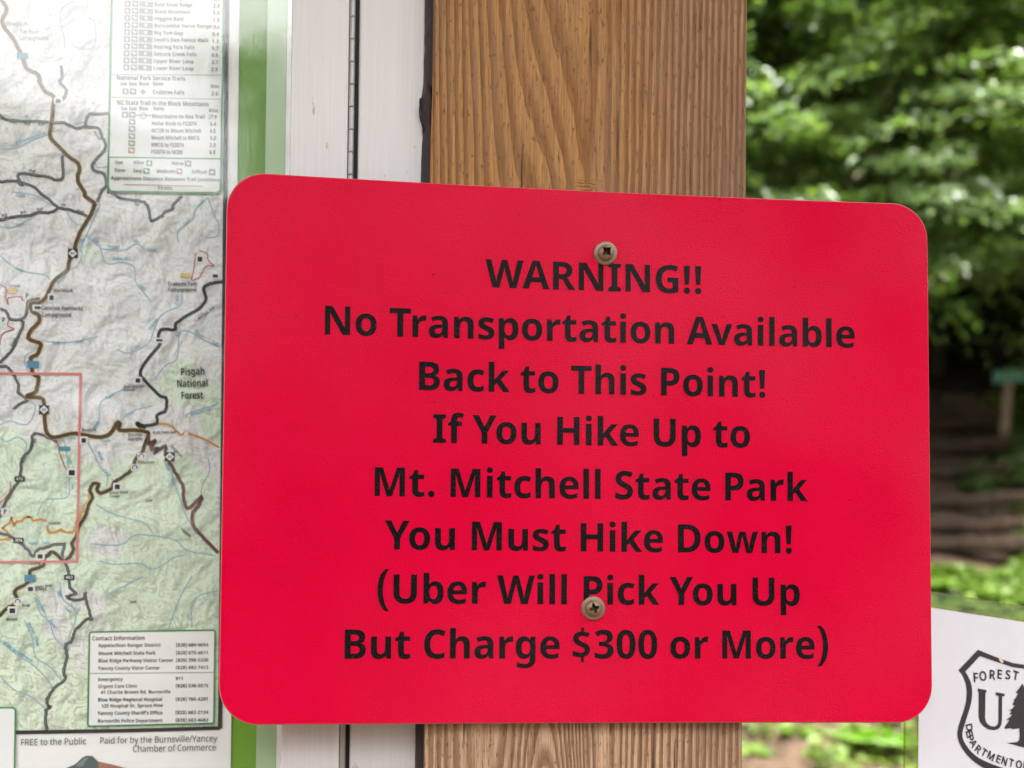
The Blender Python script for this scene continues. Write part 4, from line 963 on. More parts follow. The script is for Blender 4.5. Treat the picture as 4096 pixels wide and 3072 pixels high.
# brown sealant between case and post, with its lump
pts_px = [(1706, -260), (1705, 0), (1703, 140), (1700, 250), (1697, 300), (1690, 345), (1681, 380), (1679, 410), (1683, 440),
          (1692, 470), (1698, 505), (1693, 540), (1690, 600), (1687, 660), (1685, 740), (1684, 900), (1680, 1300),
          (1676, 1800), (1671, 2300), (1666, 2900), (1664, 3100), (1660, 3500)]
YB2 = 0.0035
le = [at(px, py, YB2) for px, py in pts_px]
zz = np.array([p[2] for p in le]); xx = np.array([p[0] for p in le])
zs2 = np.arange(CZ0 - 0.03, CZ1 + 0.03, 0.0012)
order = np.argsort(zz)
xl = np.interp(zs2, zz[order], xx[order])
rng = random.Random(9)
jit = np.array([rng.gauss(0, 0.00016) for _ in zs2])
jit = np.convolve(jit, np.ones(5) / 5, 'same')
mb = MB()
V = []
nu = 9
lump_z = float(at(1690, 410, YB2)[2])
for i, z in enumerate(zs2):
    a = xl[i] + jit[i]; b = PX0 + 0.0006
    lump = math.exp(-((z - lump_z) / 0.010) ** 2)
    for j in range(nu):
        t = j / (nu - 1)
        bulge = math.sin(math.pi * min(1, t * 1.0)) * (0.0012 + 0.0022 * lump)
        crease = 0.0008 * lump * math.sin(t * 9 + z * 500)
        V.append((a + (b - a) * t, YF + 0.0006 - 0.0065 * t ** 0.7 - bulge - crease, z))
F = [(i * nu + j, i * nu + j + 1, (i + 1) * nu + j + 1, (i + 1) * nu + j) for i in range(len(zs2) - 1) for j in range(nu - 1)]
mb.add(V, F, True)
o = mb.build('sealant_bead', MAT['sealant'])
sol = o.modifiers.new('thick', 'SOLIDIFY'); sol.thickness = 0.006; sol.offset = -1.0
tag(o, 'dark brown strip of sealant with a lump, between metal frame and post', 'sealant')

# ================================================================== map behind the glass
YM = 0.0628
SC4 = 1024 / 2212.0
KP = (YM - CAM[1]) / FPX * 0.985          # metres per photograph pixel on the map


def frame(y):
    return (np.array([0.0, y, 0.0]), np.array([1.0, 0, 0]), np.array([0, 0, 1.0]))


def mp(px, py, y=YM):
    P = at(px, py, y)
    return (float(P[0]), float(P[2]))


def tr(*segs):
    """traced points: (crop number, [(x, y), ...]) -> map plane"""
    out = []
    for k_, pts in segs:
        out += [mp(x * SC4, k_ * 768 + y * SC4) for x, y in pts]
    return out


tmap = empty('trail_map', (-0.25, YM + 0.001, 0.05), 'printed trail map poster with brown roads, behind the glass of the case', 'map')


def mchild(mbx, name, m):
    return world_child(mbx.build(name, m), tmap)


rx_top, rx_bot = mp(958, 0)[0], mp(925, 2840)[0]
mz0, mz1 = CZ0 + 0.03, CZ1 - 0.03
mx0 = CX0 + 0.04
sl = (rx_top - rx_bot) / (mp(958, 0)[1] - mp(925, 2840)[1])
xr = lambda z: rx_bot + sl * (z - mp(925, 2840)[1])
mb = MB()
mb.add([(mx0, YM, mz0), (xr(mz0), YM, mz0), (xr(mz1), YM, mz1), (mx0, YM, mz1),
        (mx0, YM + 0.0008, mz0), (xr(mz0), YM + 0.0008, mz0), (xr(mz1), YM + 0.0008, mz1), (mx0, YM + 0.0008, mz1)],
       [(0, 1, 2, 3), (4, 7, 6, 5), (0, 4, 5, 1), (1, 5, 6, 2), (2, 6, 7, 3), (3, 7, 4, 0)])
mchild(mb, 'map_sheet', MAT['paper'])
LY = lambda n: YM - 0.00012 * n
# relief print
bl, br_, trr = mp(70, 2926), mp(878, 2912), mp(907, 0)
sl2 = (trr[0] - br_[0]) / (trr[1] - br_[1])
mb = MB()
ztop = CZ1 - 0.045
zl = bl[1] + (bl[1] - br_[1]) / (br_[0] - bl[0]) * (bl[0] - (mx0 + 0.02))
mb.add([(mx0 + 0.02, LY(1), zl), (br_[0], LY(1), br_[1]), (br_[0] + sl2 * (ztop - br_[1]), LY(1), ztop), (mx0 + 0.02, LY(1), ztop)],
       [(0, 1, 2, 3)])
mchild(mb, 'relief_print', MAT['map'])
mb = MB()
ribbon(mb, [(mx0 + 0.02, zl), mp(500, 2921.5), mp(882, 2911)], 15 * KP, frame(LY(5)))
ribbon(mb, [mp(881, 2913), (br_[0] + sl2 * (ztop - br_[1]) + 0.0002, ztop)], 17 * KP, frame(LY(5.2)))
mchild(mb, 'map_border', MAT['p_dark'])

riv = [
    tr((1, [(740, 370), (830, 450), (870, 490), (920, 620), (1060, 610), (1160, 650), (1170, 760), (1210, 830), (1310, 950)])),
    tr((1, [(870, 490), (1060, 510), (1180, 450), (1250, 500)])), tr((1, [(870, 100), (770, 330), (700, 480), (710, 540), (670, 640), (590, 680)])),
    tr((1, [(0, 550), (60, 600), (180, 680), (390, 720), (430, 760)])),
    tr((1, [(1800, 50), (1700, 140), (1660, 240), (1540, 340), (1545, 440)])),
    tr((1, [(1800, 50), (1850, 200), (1890, 280), (1880, 380), (1770, 400)])),
    tr((1, [(1570, 880), (1560, 980), (1400, 1060), (1330, 1200), (1290, 1300), (1200, 1360), (1100, 1395), (1010, 1360)])),
    tr((1, [(1890, 1340), (1760, 1280), (1620, 1200), (1550, 1230), (1530, 1440), (1430, 1500), (1340, 1620)])),
    tr((1, [(0, 300), (100, 310), (200, 270), (320, 200)])), tr((1, [(100, 0), (300, 30), (400, 90), (510, 140)])),
    tr((1, [(580, 170), (620, 240), (690, 290), (740, 260)])), tr((1, [(360, 1290), (600, 1300), (850, 1250)])),
    tr((1, [(330, 1360), (220, 1420), (230, 1520), (280, 1590)])),
    tr((2, [(1080, 40), (920, 120), (860, 190), (860, 300), (800, 390)])), tr((2, [(1320, 190), (1130, 240), (1050, 320)])),
    tr((2, [(760, 500), (810, 600), (870, 720), (930, 800), (920, 890)])), tr((2, [(1610, 300), (1640, 250), (1880, 180)])),
    tr((2, [(550, 480), (570, 560), (590, 700), (600, 860), (580, 980), (400, 1000), (350, 1070), (320, 1140)])),
    tr((2, [(1450, 680), (1500, 820), (1560, 1000), (1600, 1120), (1650, 1210), (1700, 1300)])),
    tr((2, [(1800, 640), (1810, 760), (1750, 870), (1740, 950)])),
    tr((2, [(830, 1040), (950, 1110), (1100, 1160), (1250, 1200), (1320, 1290)])),
    tr((2, [(790, 1380), (1040, 1390), (1160, 1310), (1320, 1310), (1520, 1350), (1620, 1440), (1850, 1480)])),
    tr((2, [(860, 1530), (1000, 1560), (1200, 1550), (1310, 1600), (1400, 1570), (1500, 1500), (1600, 1480)])),
    tr((2, [(0, 360), (80, 320), (240, 350), (310, 200), (240, 140)])), tr((2, [(0, 460), (60, 500), (150, 460), (220, 500), (230, 560), (190, 640)])),
    tr((3, [(1660, 0), (1560, 180), (1500, 330), (1450, 480)])), tr((3, [(1880, 130), (1720, 170), (1660, 270), (1660, 450)])),
    tr((3, [(1250, 0), (1050, 100), (930, 160)])), tr((3, [(520, 50), (545, 200), (650, 290), (650, 400), (600, 520), (590, 700)])),
    tr((3, [(300, 180), (350, 320), (430, 400), (470, 520), (560, 620)])),
    tr((3, [(210, 380), (280, 530), (310, 700), (430, 780), (540, 910)])),
    tr((3, [(0, 560), (150, 680), (300, 780), (400, 880), (450, 960), (450, 1010)])), tr((3, [(0, 860), (120, 980), (250, 1030), (390, 1140)])),
    tr((0, [(560, 430), (560, 350), (520, 110), (640, 10)])), tr((0, [(640, 400), (720, 430), (820, 390), (820, 200), (760, 150)])),
    tr((0, [(0, 1290), (150, 1280), (250, 1230), (420, 1160)])), tr((0, [(940, 1290), (830, 1400), (850, 1450), (940, 1440)])),
]
mb = MB()
for r_ in riv: ribbon(mb, smooth_line(r_), 4.5 * KP, frame(LY(2)))
mchild(mb, 'river_lines', MAT['p_river'])

dark = [
    tr((0, [(-60, 985), (0, 1000), (80, 1040), (440, 1060), (560, 1070), (660, 1110), (740, 1100), (850, 1110), (880, 1180), (910, 1240), (900, 1310), (830, 1380), (800, 1460), (900, 1510), (920, 1600), (880, 1659)]), (1, [(840, 90)])),
    tr((0, [(740, 1100), (765, 1000), (860, 990), (950, 985)])),
    tr((0, [(-60, 1575), (0, 1570), (150, 1570), (190, 1600), (160, 1530), (200, 1500), (330, 1520), (420, 1530), (480, 1560), (545, 1530), (540, 1370), (570, 1330)])),
    tr((0, [(150, 1570), (300, 1620), (340, 1659)]), (1, [(400, 50), (510, 140)])),
    tr((1, [(-60, 265), (0, 250), (100, 220), (250, 205), (330, 180), (440, 180), (510, 145), (620, 160), (750, 210), (770, 235)])),
    tr((1, [(930, 0), (960, 10), (1060, 60), (1250, 95), (1290, 170), (1310, 250), (1400, 210), (1420, 180), (1490, 150), (1500, 110), (1570, 40)])),
    tr((1, [(0, 1010), (60, 1040), (90, 1100), (180, 1110), (200, 1150), (160, 1250), (120, 1340), (60, 1420), (-40, 1510), (0, 1510), (60, 1510), (110, 1570), (160, 1659)]), (2, [(165, 80), (235, 140), (160, 180), (120, 220)])),
    tr((1, [(180, 1110), (230, 1060), (240, 980), (260, 940), (350, 925)])),
    tr((2, [(-40, 1230), (0, 1150), (40, 1050), (90, 950), (150, 860), (180, 780), (195, 650), (270, 560), (285, 450), (330, 430), (420, 465), (500, 500)])),
    tr((2, [(-40, 1270), (0, 1290), (80, 1310), (170, 1370), (240, 1430), (290, 1490), (330, 1430), (420, 1410), (460, 1390), (570, 1380)])),
    tr((2, [(560, 1390), (540, 1480), (555, 1530), (590, 1600), (600, 1659)]), (3, [(605, 100), (660, 150), (580, 180), (660, 210), (740, 190)])),
    tr((3, [(740, 140), (740, 190), (770, 290), (790, 370), (750, 370), (680, 440), (650, 470), (620, 560), (570, 600), (580, 700), (550, 820), (565, 890), (480, 960), (420, 1040), (410, 1100), (440, 1130), (400, 1160), (400, 1280), (415, 1330)])),
    tr((0, [(530, 570), (540, 660), (520, 720), (575, 780), (560, 840), (520, 880)])),
]
greyr = [
    tr((1, [(1930, 778), (1860, 785), (1800, 800), (1760, 840), (1780, 930), (1720, 1010), (1600, 1080), (1520, 1140), (1510, 1190), (1400, 1190), (1370, 1250), (1380, 1320), (1290, 1430), (1240, 1500), (1215, 1580), (1280, 1659)]),
       (2, [(1380, 100), (1440, 130), (1430, 230), (1360, 270), (1355, 340), (1250, 360), (1190, 340), (1200, 365), (1260, 390)])),
]
main = tr((0, [(-30, -40), (60, 80), (20, 200), (110, 330), (190, 480), (230, 590), (330, 650), (350, 720), (390, 790), (465, 840), (462, 930), (455, 1030), (437, 1180), (500, 1260), (600, 1360), (685, 1430), (675, 1560), (730, 1659)]),
          (1, [(740, 40), (812, 95), (815, 130), (770, 230), (700, 340), (660, 450), (640, 530), (600, 600), (580, 680), (480, 760), (430, 850), (395, 920), (340, 960), (270, 970), (280, 1030), (340, 1070), (335, 1130), (270, 1200), (250, 1270), (350, 1310), (345, 1360), (320, 1410), (270, 1440), (290, 1570), (335, 1600), (330, 1659)]),
          (2, [(310, 70), (235, 110), (370, 130), (380, 230), (390, 300), (400, 400), (440, 455), (500, 460), (620, 430), (700, 435), (850, 460), (950, 435), (1010, 340), (1040, 345), (1035, 400), (1150, 400), (1270, 415)]))
pkwy = tr((2, [(1270, 415), (1285, 430), (1255, 520), (1230, 590), (1180, 640), (1140, 740), (1080, 790), (990, 850), (970, 900), (870, 945), (840, 910), (855, 870), (810, 860), (780, 920), (800, 980), (765, 1050), (740, 1140), (690, 1220), (660, 1320), (625, 1380), (640, 1430), (600, 1500), (555, 1530), (500, 1480), (450, 1450), (420, 1480), (385, 1500), (375, 1570), (270, 1610), (260, 1659)]),
          (3, [(240, 60), (150, 110), (130, 150), (150, 220), (50, 290), (0, 340), (-60, 360)]))
ox = tr((2, [(1285, 430), (1290, 520), (1340, 490), (1310, 560), (1370, 560), (1340, 595), (1430, 540), (1430, 600), (1470, 680), (1530, 790), (1580, 880), (1590, 990), (1625, 1075), (1740, 980), (1720, 1050), (1665, 1120), (1680, 1230), (1780, 1350), (1890, 1460)]))
orange = [tr((2, [(1360, 345), (1450, 350), (1520, 400), (1560, 440), (1610, 425), (1720, 460), (1810, 500), (1895, 550)])),
          tr((2, [(30, 1240), (90, 1190), (100, 1155), (120, 1220), (140, 1190), (190, 1180), (230, 1150), (270, 1150), (290, 1180), (370, 1170), (410, 1210), (415, 1270), (470, 1285), (520, 1265), (580, 1285), (640, 1270), (665, 1180), (690, 1170), (700, 1120), (730, 1090), (720, 1060), (770, 1000), (765, 950), (800, 930)])),
          tr((2, [(-40, 1350), (60, 1340), (90, 1320), (60, 1270), (20, 1240)]))]
pinks = [tr((1, [(-30, 790), (50, 830), (50, 900), (70, 970), (80, 920), (180, 905), (200, 940)])), tr((1, [(80, 1110), (70, 1160), (120, 1190), (20, 1230), (0, 1320)])),
         tr((1, [(1690, 530), (1680, 650), (1660, 760), (1720, 740), (1760, 680), (1790, 640), (1850, 640), (1800, 590), (1790, 540), (1720, 510)])),
         tr((2, [(95, 850), (75, 950), (-40, 1070)])), tr((2, [(500, 520), (520, 610), (550, 680), (590, 770)]))]


def wiggle(pts, amp, seed):
    rg = random.Random(seed)
    out = []
    for p in smooth_line(pts, 6): out.append((p[0] + rg.gauss(0, amp), p[1] + rg.gauss(0, amp)))
    return out


mb = MB()
for i, r_ in enumerate(dark): ribbon(mb, wiggle(r_, 1.1 * KP, i), 11 * KP, frame(LY(3)))
mchild(mb, 'minor_road_casing', MAT['p_dark'])
mb = MB()
for i, r_ in enumerate(dark): ribbon(mb, wiggle(r_, 1.1 * KP, i), 2.6 * KP, frame(LY(3.4)))
mchild(mb, 'minor_road_core', MAT['p_grey'])
mb = MB()
for i, r_ in enumerate(greyr): ribbon(mb, wiggle(r_, 0.6 * KP, i), 13 * KP, frame(LY(3.1)))
mchild(mb, 'parkway_line', MAT['p_dark'])
mb = MB()
ribbon(mb, wiggle(main, 0.7 * KP, 3), 19 * KP, frame(LY(3.2)))
ribbon(mb, wiggle(pkwy, 0.7 * KP, 4), 18 * KP, frame(LY(3.25)))
mchild(mb, 'main_road_casing', MAT['p_yellow'])
mb = MB()
ribbon(mb, wiggle(main, 0.7 * KP, 3), 14.5 * KP, frame(LY(3.6)))
mchild(mb, 'main_road_line', MAT['p_brown'])
mb = MB()
ribbon(mb, wiggle(pkwy, 0.7 * KP, 4), 13 * KP, frame(LY(3.65)))
mchild(mb, 'ridge_road_line', MAT['p_dark'])
mb = MB()
ribbon(mb, wiggle(ox, 0.8 * KP, 5), 14 * KP, frame(LY(3.7)))
mchild(mb, 'switchback_road_line', MAT['p_ox'])
mb = MB()
for i, r_ in enumerate(orange): ribbon(mb, wiggle(r_, (1.6 if i else .6) * KP, i), 8 * KP, frame(LY(2.6)))
mchild(mb, 'orange_trail_line', MAT['p_orange'])
mb = MB()
for i, r_ in enumerate(pinks): ribbon(mb, wiggle(r_, 1.3 * KP, i), 4.5 * KP, frame(LY(2.7)))
mchild(mb, 'pink_trail_line', MAT['p_trail'])
mb = MB()
ribbon(mb, [mp(-900, 1488), mp(0, 1495), mp(324, 1497)], 10 * KP, frame(LY(4)))
ribbon(mb, [mp(324, 1492), mp(316, 1900), mp(309, 2252)], 10 * KP, frame(LY(4.1)))
ribbon(mb, [mp(309, 2246), mp(0, 2249), mp(-900, 2258)], 10 * KP, frame(LY(4)))
mchild(mb, 'inset_outline', MAT['p_pink'])

# small place names and symbols
txt = MB(); blue = MB(); halo = MB(); sym = MB()


def mtext(mbx, s, x0, y0, x1, y1, cap, font='B', lay=6, wid=None):
    """text whose baseline runs between two photograph pixels; cap in photograph pixels"""
    a, b = mp(x0, y0), mp(x1, y1)
    L = math.hypot(b[0] - a[0], b[1] - a[1])
    put_text(mbx, s, a[0], a[1], cap * KP, frame(LY(lay)), L, font, 'l', math.atan2(b[1] - a[1], b[0] - a[0]))


def ct(mbx, s, k_, x0, y0, x1, y1, cap, font='B', lay=6):
    mtext(mbx, s, x0 * SC4, k_ * 768 + y0 * SC4, x1 * SC4, k_ * 768 + y1 * SC4, cap * SC4, font, lay)


ct(txt, 'Celo', 0, 465, 1148, 555, 1152, 36, 'R')
ct(txt, 'Bowditch', 0, 50, 230, 245, 232, 36, 'R')
ct(txt, 'Toe River', 0, 175, 300, 345, 302, 36, 'R'); ct(txt, 'Campground', 0, 172, 352, 425, 355, 36, 'R')
ct(txt, 'Hamrick', 1, 468, 866, 635, 868, 32); ct(txt, 'Carolina Hemlocks', 1, 362, 1022, 722, 1028, 36); ct(txt, 'Campground', 1, 365, 1082, 622, 1082, 36)
ct(txt, 'Crabtree Falls', 1, 1455, 814, 1708, 814, 34); ct(txt, 'Campground', 1, 1455, 864, 1700, 864, 34)
ct(txt, 'Pisgah', 1, 1562, 1588, 1775, 1580, 62); ct(txt, 'National', 1, 1530, 1690, 1802, 1682, 62); ct(txt, 'Forest', 2, 1565, 132, 1760, 128, 62)
ct(txt, 'Busick', 2, 712, 414, 838, 410, 28); ct(txt, 'Buck Creek Gap', 2, 1325, 434, 1525, 428, 26)
ct(txt, '1.8 miles', 1, 78, 828, 182, 828, 26); ct(txt, '1.2 miles', 2, 425, 1215, 530, 1212, 24)
for s, k_, x0, y0, x1, y1 in (('Rd', 1, 185, 200, 235, 185), ('Road', 1, 325, 168, 378, 160), ('Rd', 1, 535, 128, 570, 130), ('Road', 1, 668, 175, 730, 190),
                              ('Rd', 1, 25, 222, 70, 210), ('Road', 1, 1015, 60, 1062, 78), ('Rd', 1, 1165, 112, 1200, 128), ('Ridge Rd', 1, 1720, 1110, 1860, 1010),
                              ('Road', 0, 85, 1070, 150, 1080), ('Rd', 0, 215, 1088, 268, 1090), ('Road', 0, 335, 1090, 395, 1090), ('Low Gap', 0, 655, 1092, 730, 1072),
                              ('Road', 0, 810, 1150, 860, 1220), ('Rd', 0, 255, 1490, 310, 1500), ('Black Mountain', 2, 1075, 40, 1255, 30), ('Overlook', 2, 1075, 66, 1170, 62),
                              ('Buncombe', 2, 1110, 452, 1235, 450), ('Gap miles', 2, 1110, 490, 1240, 485), ('Three Knobs', 2, 1195, 690, 1340, 688),
                              ('Green Knob', 2, 950, 955, 1112, 945), ('Tower', 2, 950, 985, 1045, 980), ('Mile', 2, 1260, 1022, 1325, 1018), ('Picnic Area', 3, 310, 110, 455, 90), ('Crest', 3, 310, 130, 410, 122),
                              ('Bald', 3, 1130, 236, 1185, 232), ('Camp', 2, 265, 1560, 355, 1558), ('Singecat', 2, 1470, 540, 1570, 640), ('Road', 1, 120, 1340, 145, 1270),
                              ('South Toe Rd', 2, 285, 560, 325, 480), ('Rd', 2, 210, 690, 235, 640), ('Upper', 2, 1560, 1255, 1650, 1330), ('Mount', 3, 60, 385, 160, 380), ('Gap', 3, 195, 265, 265, 262)):
    ct(txt, s, k_, x0, y0, x1, y1, 24)
for s, k_, x0, y0, x1, y1 in (('Creek', 1, 145, 45, 225, 50), ('Creek', 1, 145, 300, 218, 288), ('River', 1, 825, 205, 865, 150), ('Toe', 1, 700, 455, 740, 415), ('Mine', 1, 800, 415, 850, 455),
                              ('Georges', 1, 935, 485, 1035, 492), ('Fork', 1, 1150, 440, 1195, 440), ('Creek', 1, 1280, 515, 1360, 515), ('Whiteoak', 1, 975, 592, 1108, 592), ('Creek', 1, 1200, 810, 1250, 865),
                              ('South', 1, 505, 800, 580, 735), ('Creek', 1, 135, 665, 195, 700), ('Creek', 1, 1545, 980, 1550, 890), ('Crabtree', 1, 1305, 1200, 1370, 1105), ('Big', 1, 1180, 1360, 1220, 1340),
                              ('Still', 1, 1525, 1255, 1560, 1225), ('Creek', 1, 1685, 1215, 1745, 1265), ('Fork', 1, 1830, 1310, 1890, 1335), ('Creek', 1, 455, 1315, 525, 1318), ('Cattail', 1, 655, 1315, 730, 1300),
                              ('Creek', 1, 1710, 145, 1770, 90), ('Bear', 1, 1600, 300, 1650, 250),
                              ('Cane', 2, 925, 140, 1000, 100), ('Pensacola', 0, 145, 1255, 400, 1160), ('Creek', 0, 175, 1030, 250, 1025), ('Creek', 2, 1095, 292, 1165, 258), ('Left', 2, 830, 385, 870, 330),
                              ('Creek', 2, 580, 480, 660, 478), ('Creek', 2, 880, 510, 960, 500), ('Neals', 2, 840, 590, 880, 665), ('Creek', 2, 895, 745, 940, 805), ('Armstrong', 2, 1655, 275, 1825, 230), ('Fork', 2, 1850, 205, 1900, 165),
                              ('Lower', 2, 585, 620, 605, 700), ('Creek', 2, 615, 850, 622, 910), ('Toms', 2, 1425, 680, 1455, 760), ('Creek', 2, 1465, 800, 1490, 880), ('Right', 2, 250, 1385, 330, 1390), ('Fork', 2, 370, 1388, 440, 1385),
                              ('Upper', 3, 500, 130, 525, 190), ('Creek', 3, 550, 270, 610, 325), ('Camp', 3, 310, 190, 345, 255), ('Branch', 3, 350, 265, 380, 330), ('Fork', 3, 430, 380, 470, 455), ('Blue Sea', 3, 240, 410, 290, 500),
                              ('Creek', 3, 305, 520, 320, 610), ('Flat', 3, 35, 580, 100, 630), ('Spring Branch', 3, 110, 640, 280, 745)):
    ct(blue, s, k_, x0, y0, x1, y1, 26)
mchild(txt, 'place_names', MAT['p_dark'])
mchild(blue, 'creek_names', MAT['p_blue'])
wsym = MB(); bsym = MB()


def sbox(mbx, k_, x, y, w, h, lay, r=2):
    a = mp(x * SC4, k_ * 768 + y * SC4)
    poly_fill(mbx, [round_rect(a[0] - w * SC4 * KP / 2, a[1] - h * SC4 * KP / 2, a[0] + w * SC4 * KP / 2, a[1] + h * SC4 * KP / 2, r * KP * 0.6, 3)], frame(LY(lay)))


for k_, x, y in ((1, 633, 535), (2, 385, 225), (2, 1470, 630)):     # road number shields
    sbox(sym, k_, x, y, 84, 80, 5.2)
    a = mp(x * SC4, k_ * 768 + y * SC4)
    q = 36 * SC4 * KP
    poly_fill(wsym, [[(a[0] - q, a[1]), (a[0], a[1] - q), (a[0] + q, a[1]), (a[0], a[1] + q)]], frame(LY(5.6)))
    put_text(sym, '80', a[0] - q * 0.5, a[1] - q * 0.3, q * 0.6, frame(LY(6.0)), q * 1.0)
for k_, x, y, s in ((2, 175, 822, '472'), (2, 165, 1352, '2074'), (3, 603, 12, '483')):
    sbox(sym, k_, x, y, 86, 46, 5.2, 8)
    a = mp(x * SC4, k_ * 768 + y * SC4)
    put_text(wsym, s, a[0] - 30 * SC4 * KP, a[1] - 11 * SC4 * KP, 24 * SC4 * KP, frame(LY(5.6)), 60 * SC4 * KP)
for k_, x, y, w, h in ((1, 450, 918, 42, 52), (1, 330, 1004, 62, 34), (1, 1730, 585, 50, 52), (1, 1862, 730, 56, 34), (2, 728, 490, 46, 50), (2, 625, 768, 62, 56), (2, 1018, 890, 52, 50), (2, 352, 1490, 52, 46),
                       (0, 508, 880, 50, 40), (1, 1195, 1632, 48, 46), (3, 268, 112, 52, 46), (3, 112, 300, 58, 52), (1, 1380, 1285, 66, 26)):
    sbox(wsym, k_, x, y, w + 22, h + 20, 4.6, 8)
    sbox(sym, k_, x, y, w * 0.8, h * 0.8, 5.4, 3)
for k_, x, y in ((1, 238, 900), (1, 35, 1110), (2, 48, 1105)):
    sbox(wsym, k_, x, y, 64, 64, 4.6, 10)
    ct(sym, 'P', k_, x - 14, y + 22, x + 16, y + 22, 44, 'B', 5.6)
for k_, x, y in ((2, 1225, 628), (2, 1168, 724), (3, 158, 222)):
    sbox(wsym, k_, x, y, 66, 60, 4.6, 12)
    a = mp(x * SC4, k_ * 768 + y * SC4)
    ribbon(sym, [(a[0] + 20 * SC4 * KP * math.cos(q), a[1] + 20 * SC4 * KP * math.sin(q)) for q in np.linspace(-.6, 3.7, 14)], 8 * SC4 * KP, frame(LY(5.5)))
for k_, x, y in ((2, 1612, 432), (2, 402, 1208)):
    a = mp(x * SC4, k_ * 768 + y * SC4)
    poly_fill(wsym, [[(a[0] + px * KP, a[1] + py * KP) for px, py in circ(0, 0, 8)]], frame(LY(5.0)))
mchild(wsym, 'white_symbols', MAT['p_white'])
mchild(sym, 'black_symbols', MAT['p_black'])
for k_, x, y, w, h in ((1, 290, 1492, 96, 60), (0, 198, 488, 92, 52), (2, 562, 560, 92, 34), (3, 264, 20, 92, 60)):
    sbox(bsym, k_, x, y, w, h, 4.8, 5)
mchild(bsym, 'blue_symbols', plain('print_blue_sign', (0.08, 0.24, 0.36), 0.6, 0, .15))
ysym = MB(); sbox(ysym, 1, 112, 860, 76, 36, 4.8, 3); sbox(ysym, 1, 1605, 724, 88, 36, 4.8, 3)
mchild(ysym, 'yellow_symbols', MAT['p_yellow'])


# info boxes: a quad of photograph pixels becomes a panel
def quad_px(pts, inset=0.0):
    return [mp(*p) for p in pts]


def rounded_poly(q, r, corners=(1, 1, 1, 1), n=5):
    out = []
    m_ = len(q)
    for i in range(m_):
        p = np.array(q[i]); a = np.array(q[i - 1]) - p; b = np.array(q[(i + 1) % m_]) - p
        if not corners[i]:
            out.append(tuple(p)); continue
        a = a / np.hypot(*a) * r; b = b / np.hypot(*b) * r
        for j in range(n + 1):
            t = j / n
            s = (1 - t) ** 2 * (p + a) + 2 * t * (1 - t) * p + t * t * (p + b)
            out.append(tuple(s))
    return out


def info_panel(name, q, r, corners, fill, width, lab=None):
    mbx = MB()
    loop = rounded_poly(quad_px(q), r * KP, corners)
    poly_fill(mbx, [loop], frame(LY(7)))
    o_ = mchild(mbx, name, fill)
    mbx = MB()
    ribbon(mbx, loop, width * KP, frame(LY(8)), True)
    e_ = mbx.build('panel_outline', MAT['p_green'], None)
    e_.parent = o_
    return o_


def sub(mbx, name, m, par):
    o_ = mbx.build(name, m)
    o_.parent = par
    return o_


pan = info_panel('contact_panel', [(361, 2528), (862, 2520), (857, 2892), (354, 2904)], 10, (1, 1, 1, 1), MAT['panel'], 7)
b = MB()
ribbon(b, [mp(362, 2693), mp(858, 2689)], 2.5 * KP, frame(LY(8)))
sub(b, 'divider_line', MAT['p_green'], pan)
b = MB()
K8 = 560 / 2111.0


def c8(s, x0, y0, x1, y1, cap):
    mtext(b, s, 340 + x0 * K8, 2500 + y0 * K8, 340 + x1 * K8, 2500 + y1 * K8, cap * K8, 'B', 8.4)


c8('Contact Information', 118, 232, 915, 222, 62)
for s, y, xe in (('Appalachian Ranger District', 332, 1150), ('Mount Mitchell State Park', 452, 1075), ('Blue Ridge Parkway Visitor Center', 562, 1340), ('Yancey County Vistor Center', 676, 1138),
                 ('Emergency', 845, 580), ('Urgent Care Clinic', 948, 800), ('Blue Ridge Regional Hospital', 1150, 1175), ("Yancey County Sheriff's Office", 1352, 1180), ('Burnsville Police Department', 1468, 1178)):
    c8(s, 212 - (y - 332) * 0.011, y, xe, y - 8, 52)
c8('41 Charlie Brown Rd, Burnsville', 248, 1036, 1300, 1026, 50)
c8('125 Hospital Dr, Spruce Pine', 255, 1242, 1185, 1232, 50)
for s, y in (('(828) 689-9694', 325), ('(828) 675-4611', 443), ('(828) 298-5330', 553), ('(828) 682-7413', 664), ('(828) 536-5575', 938), ('(828) 765-4201', 1140), ('(828) 682-2124', 1340), ('(828) 682-4683', 1454)):
    c8(s, 1380 - (y - 325) * 0.008, y, 1868, y - 4, 50)
c8('911', 1372, 828, 1490, 828, 50)
sub(b, 'contact_lettering', MAT['p_dark'], pan)

# distance table, top right of the map
pan = info_panel('distance_table', [(463, -620), (908, -620), (884, 776), (434, 770)], 22, (0, 0, 1, 1), MAT['tablew'], 8)
b = MB()
ribbon(b, [mp(441, 633), mp(886, 640)], 5 * KP, frame(LY(8)))
for ya, yb in ((303, 306), (394, 402)):
    ribbon(b, [mp(449, ya), mp(892, yb)], 2 * KP, frame(LY(8)))
sub(b, 'divider_line', MAT['p_green'], pan)
b = MB(); ic = MB(); icw = MB(); icg = MB(); ico = MB()
K3 = 530 / 2198.0
K4 = 530 / 2145.0


def c3t(s, x0, y0, x1, y1, cap): mtext(b, s, 430 + x0 * K3, y0 * K3, 430 + x1 * K3, y1 * K3, cap * K3, 'B', 8.4)
def c4t(s, x0, y0, x1, y1, cap): mtext(b, s, 430 + x0 * K4, 380 + y0 * K4, 430 + x1 * K4, 380 + y1 * K4, cap * K4, 'B', 8.4)


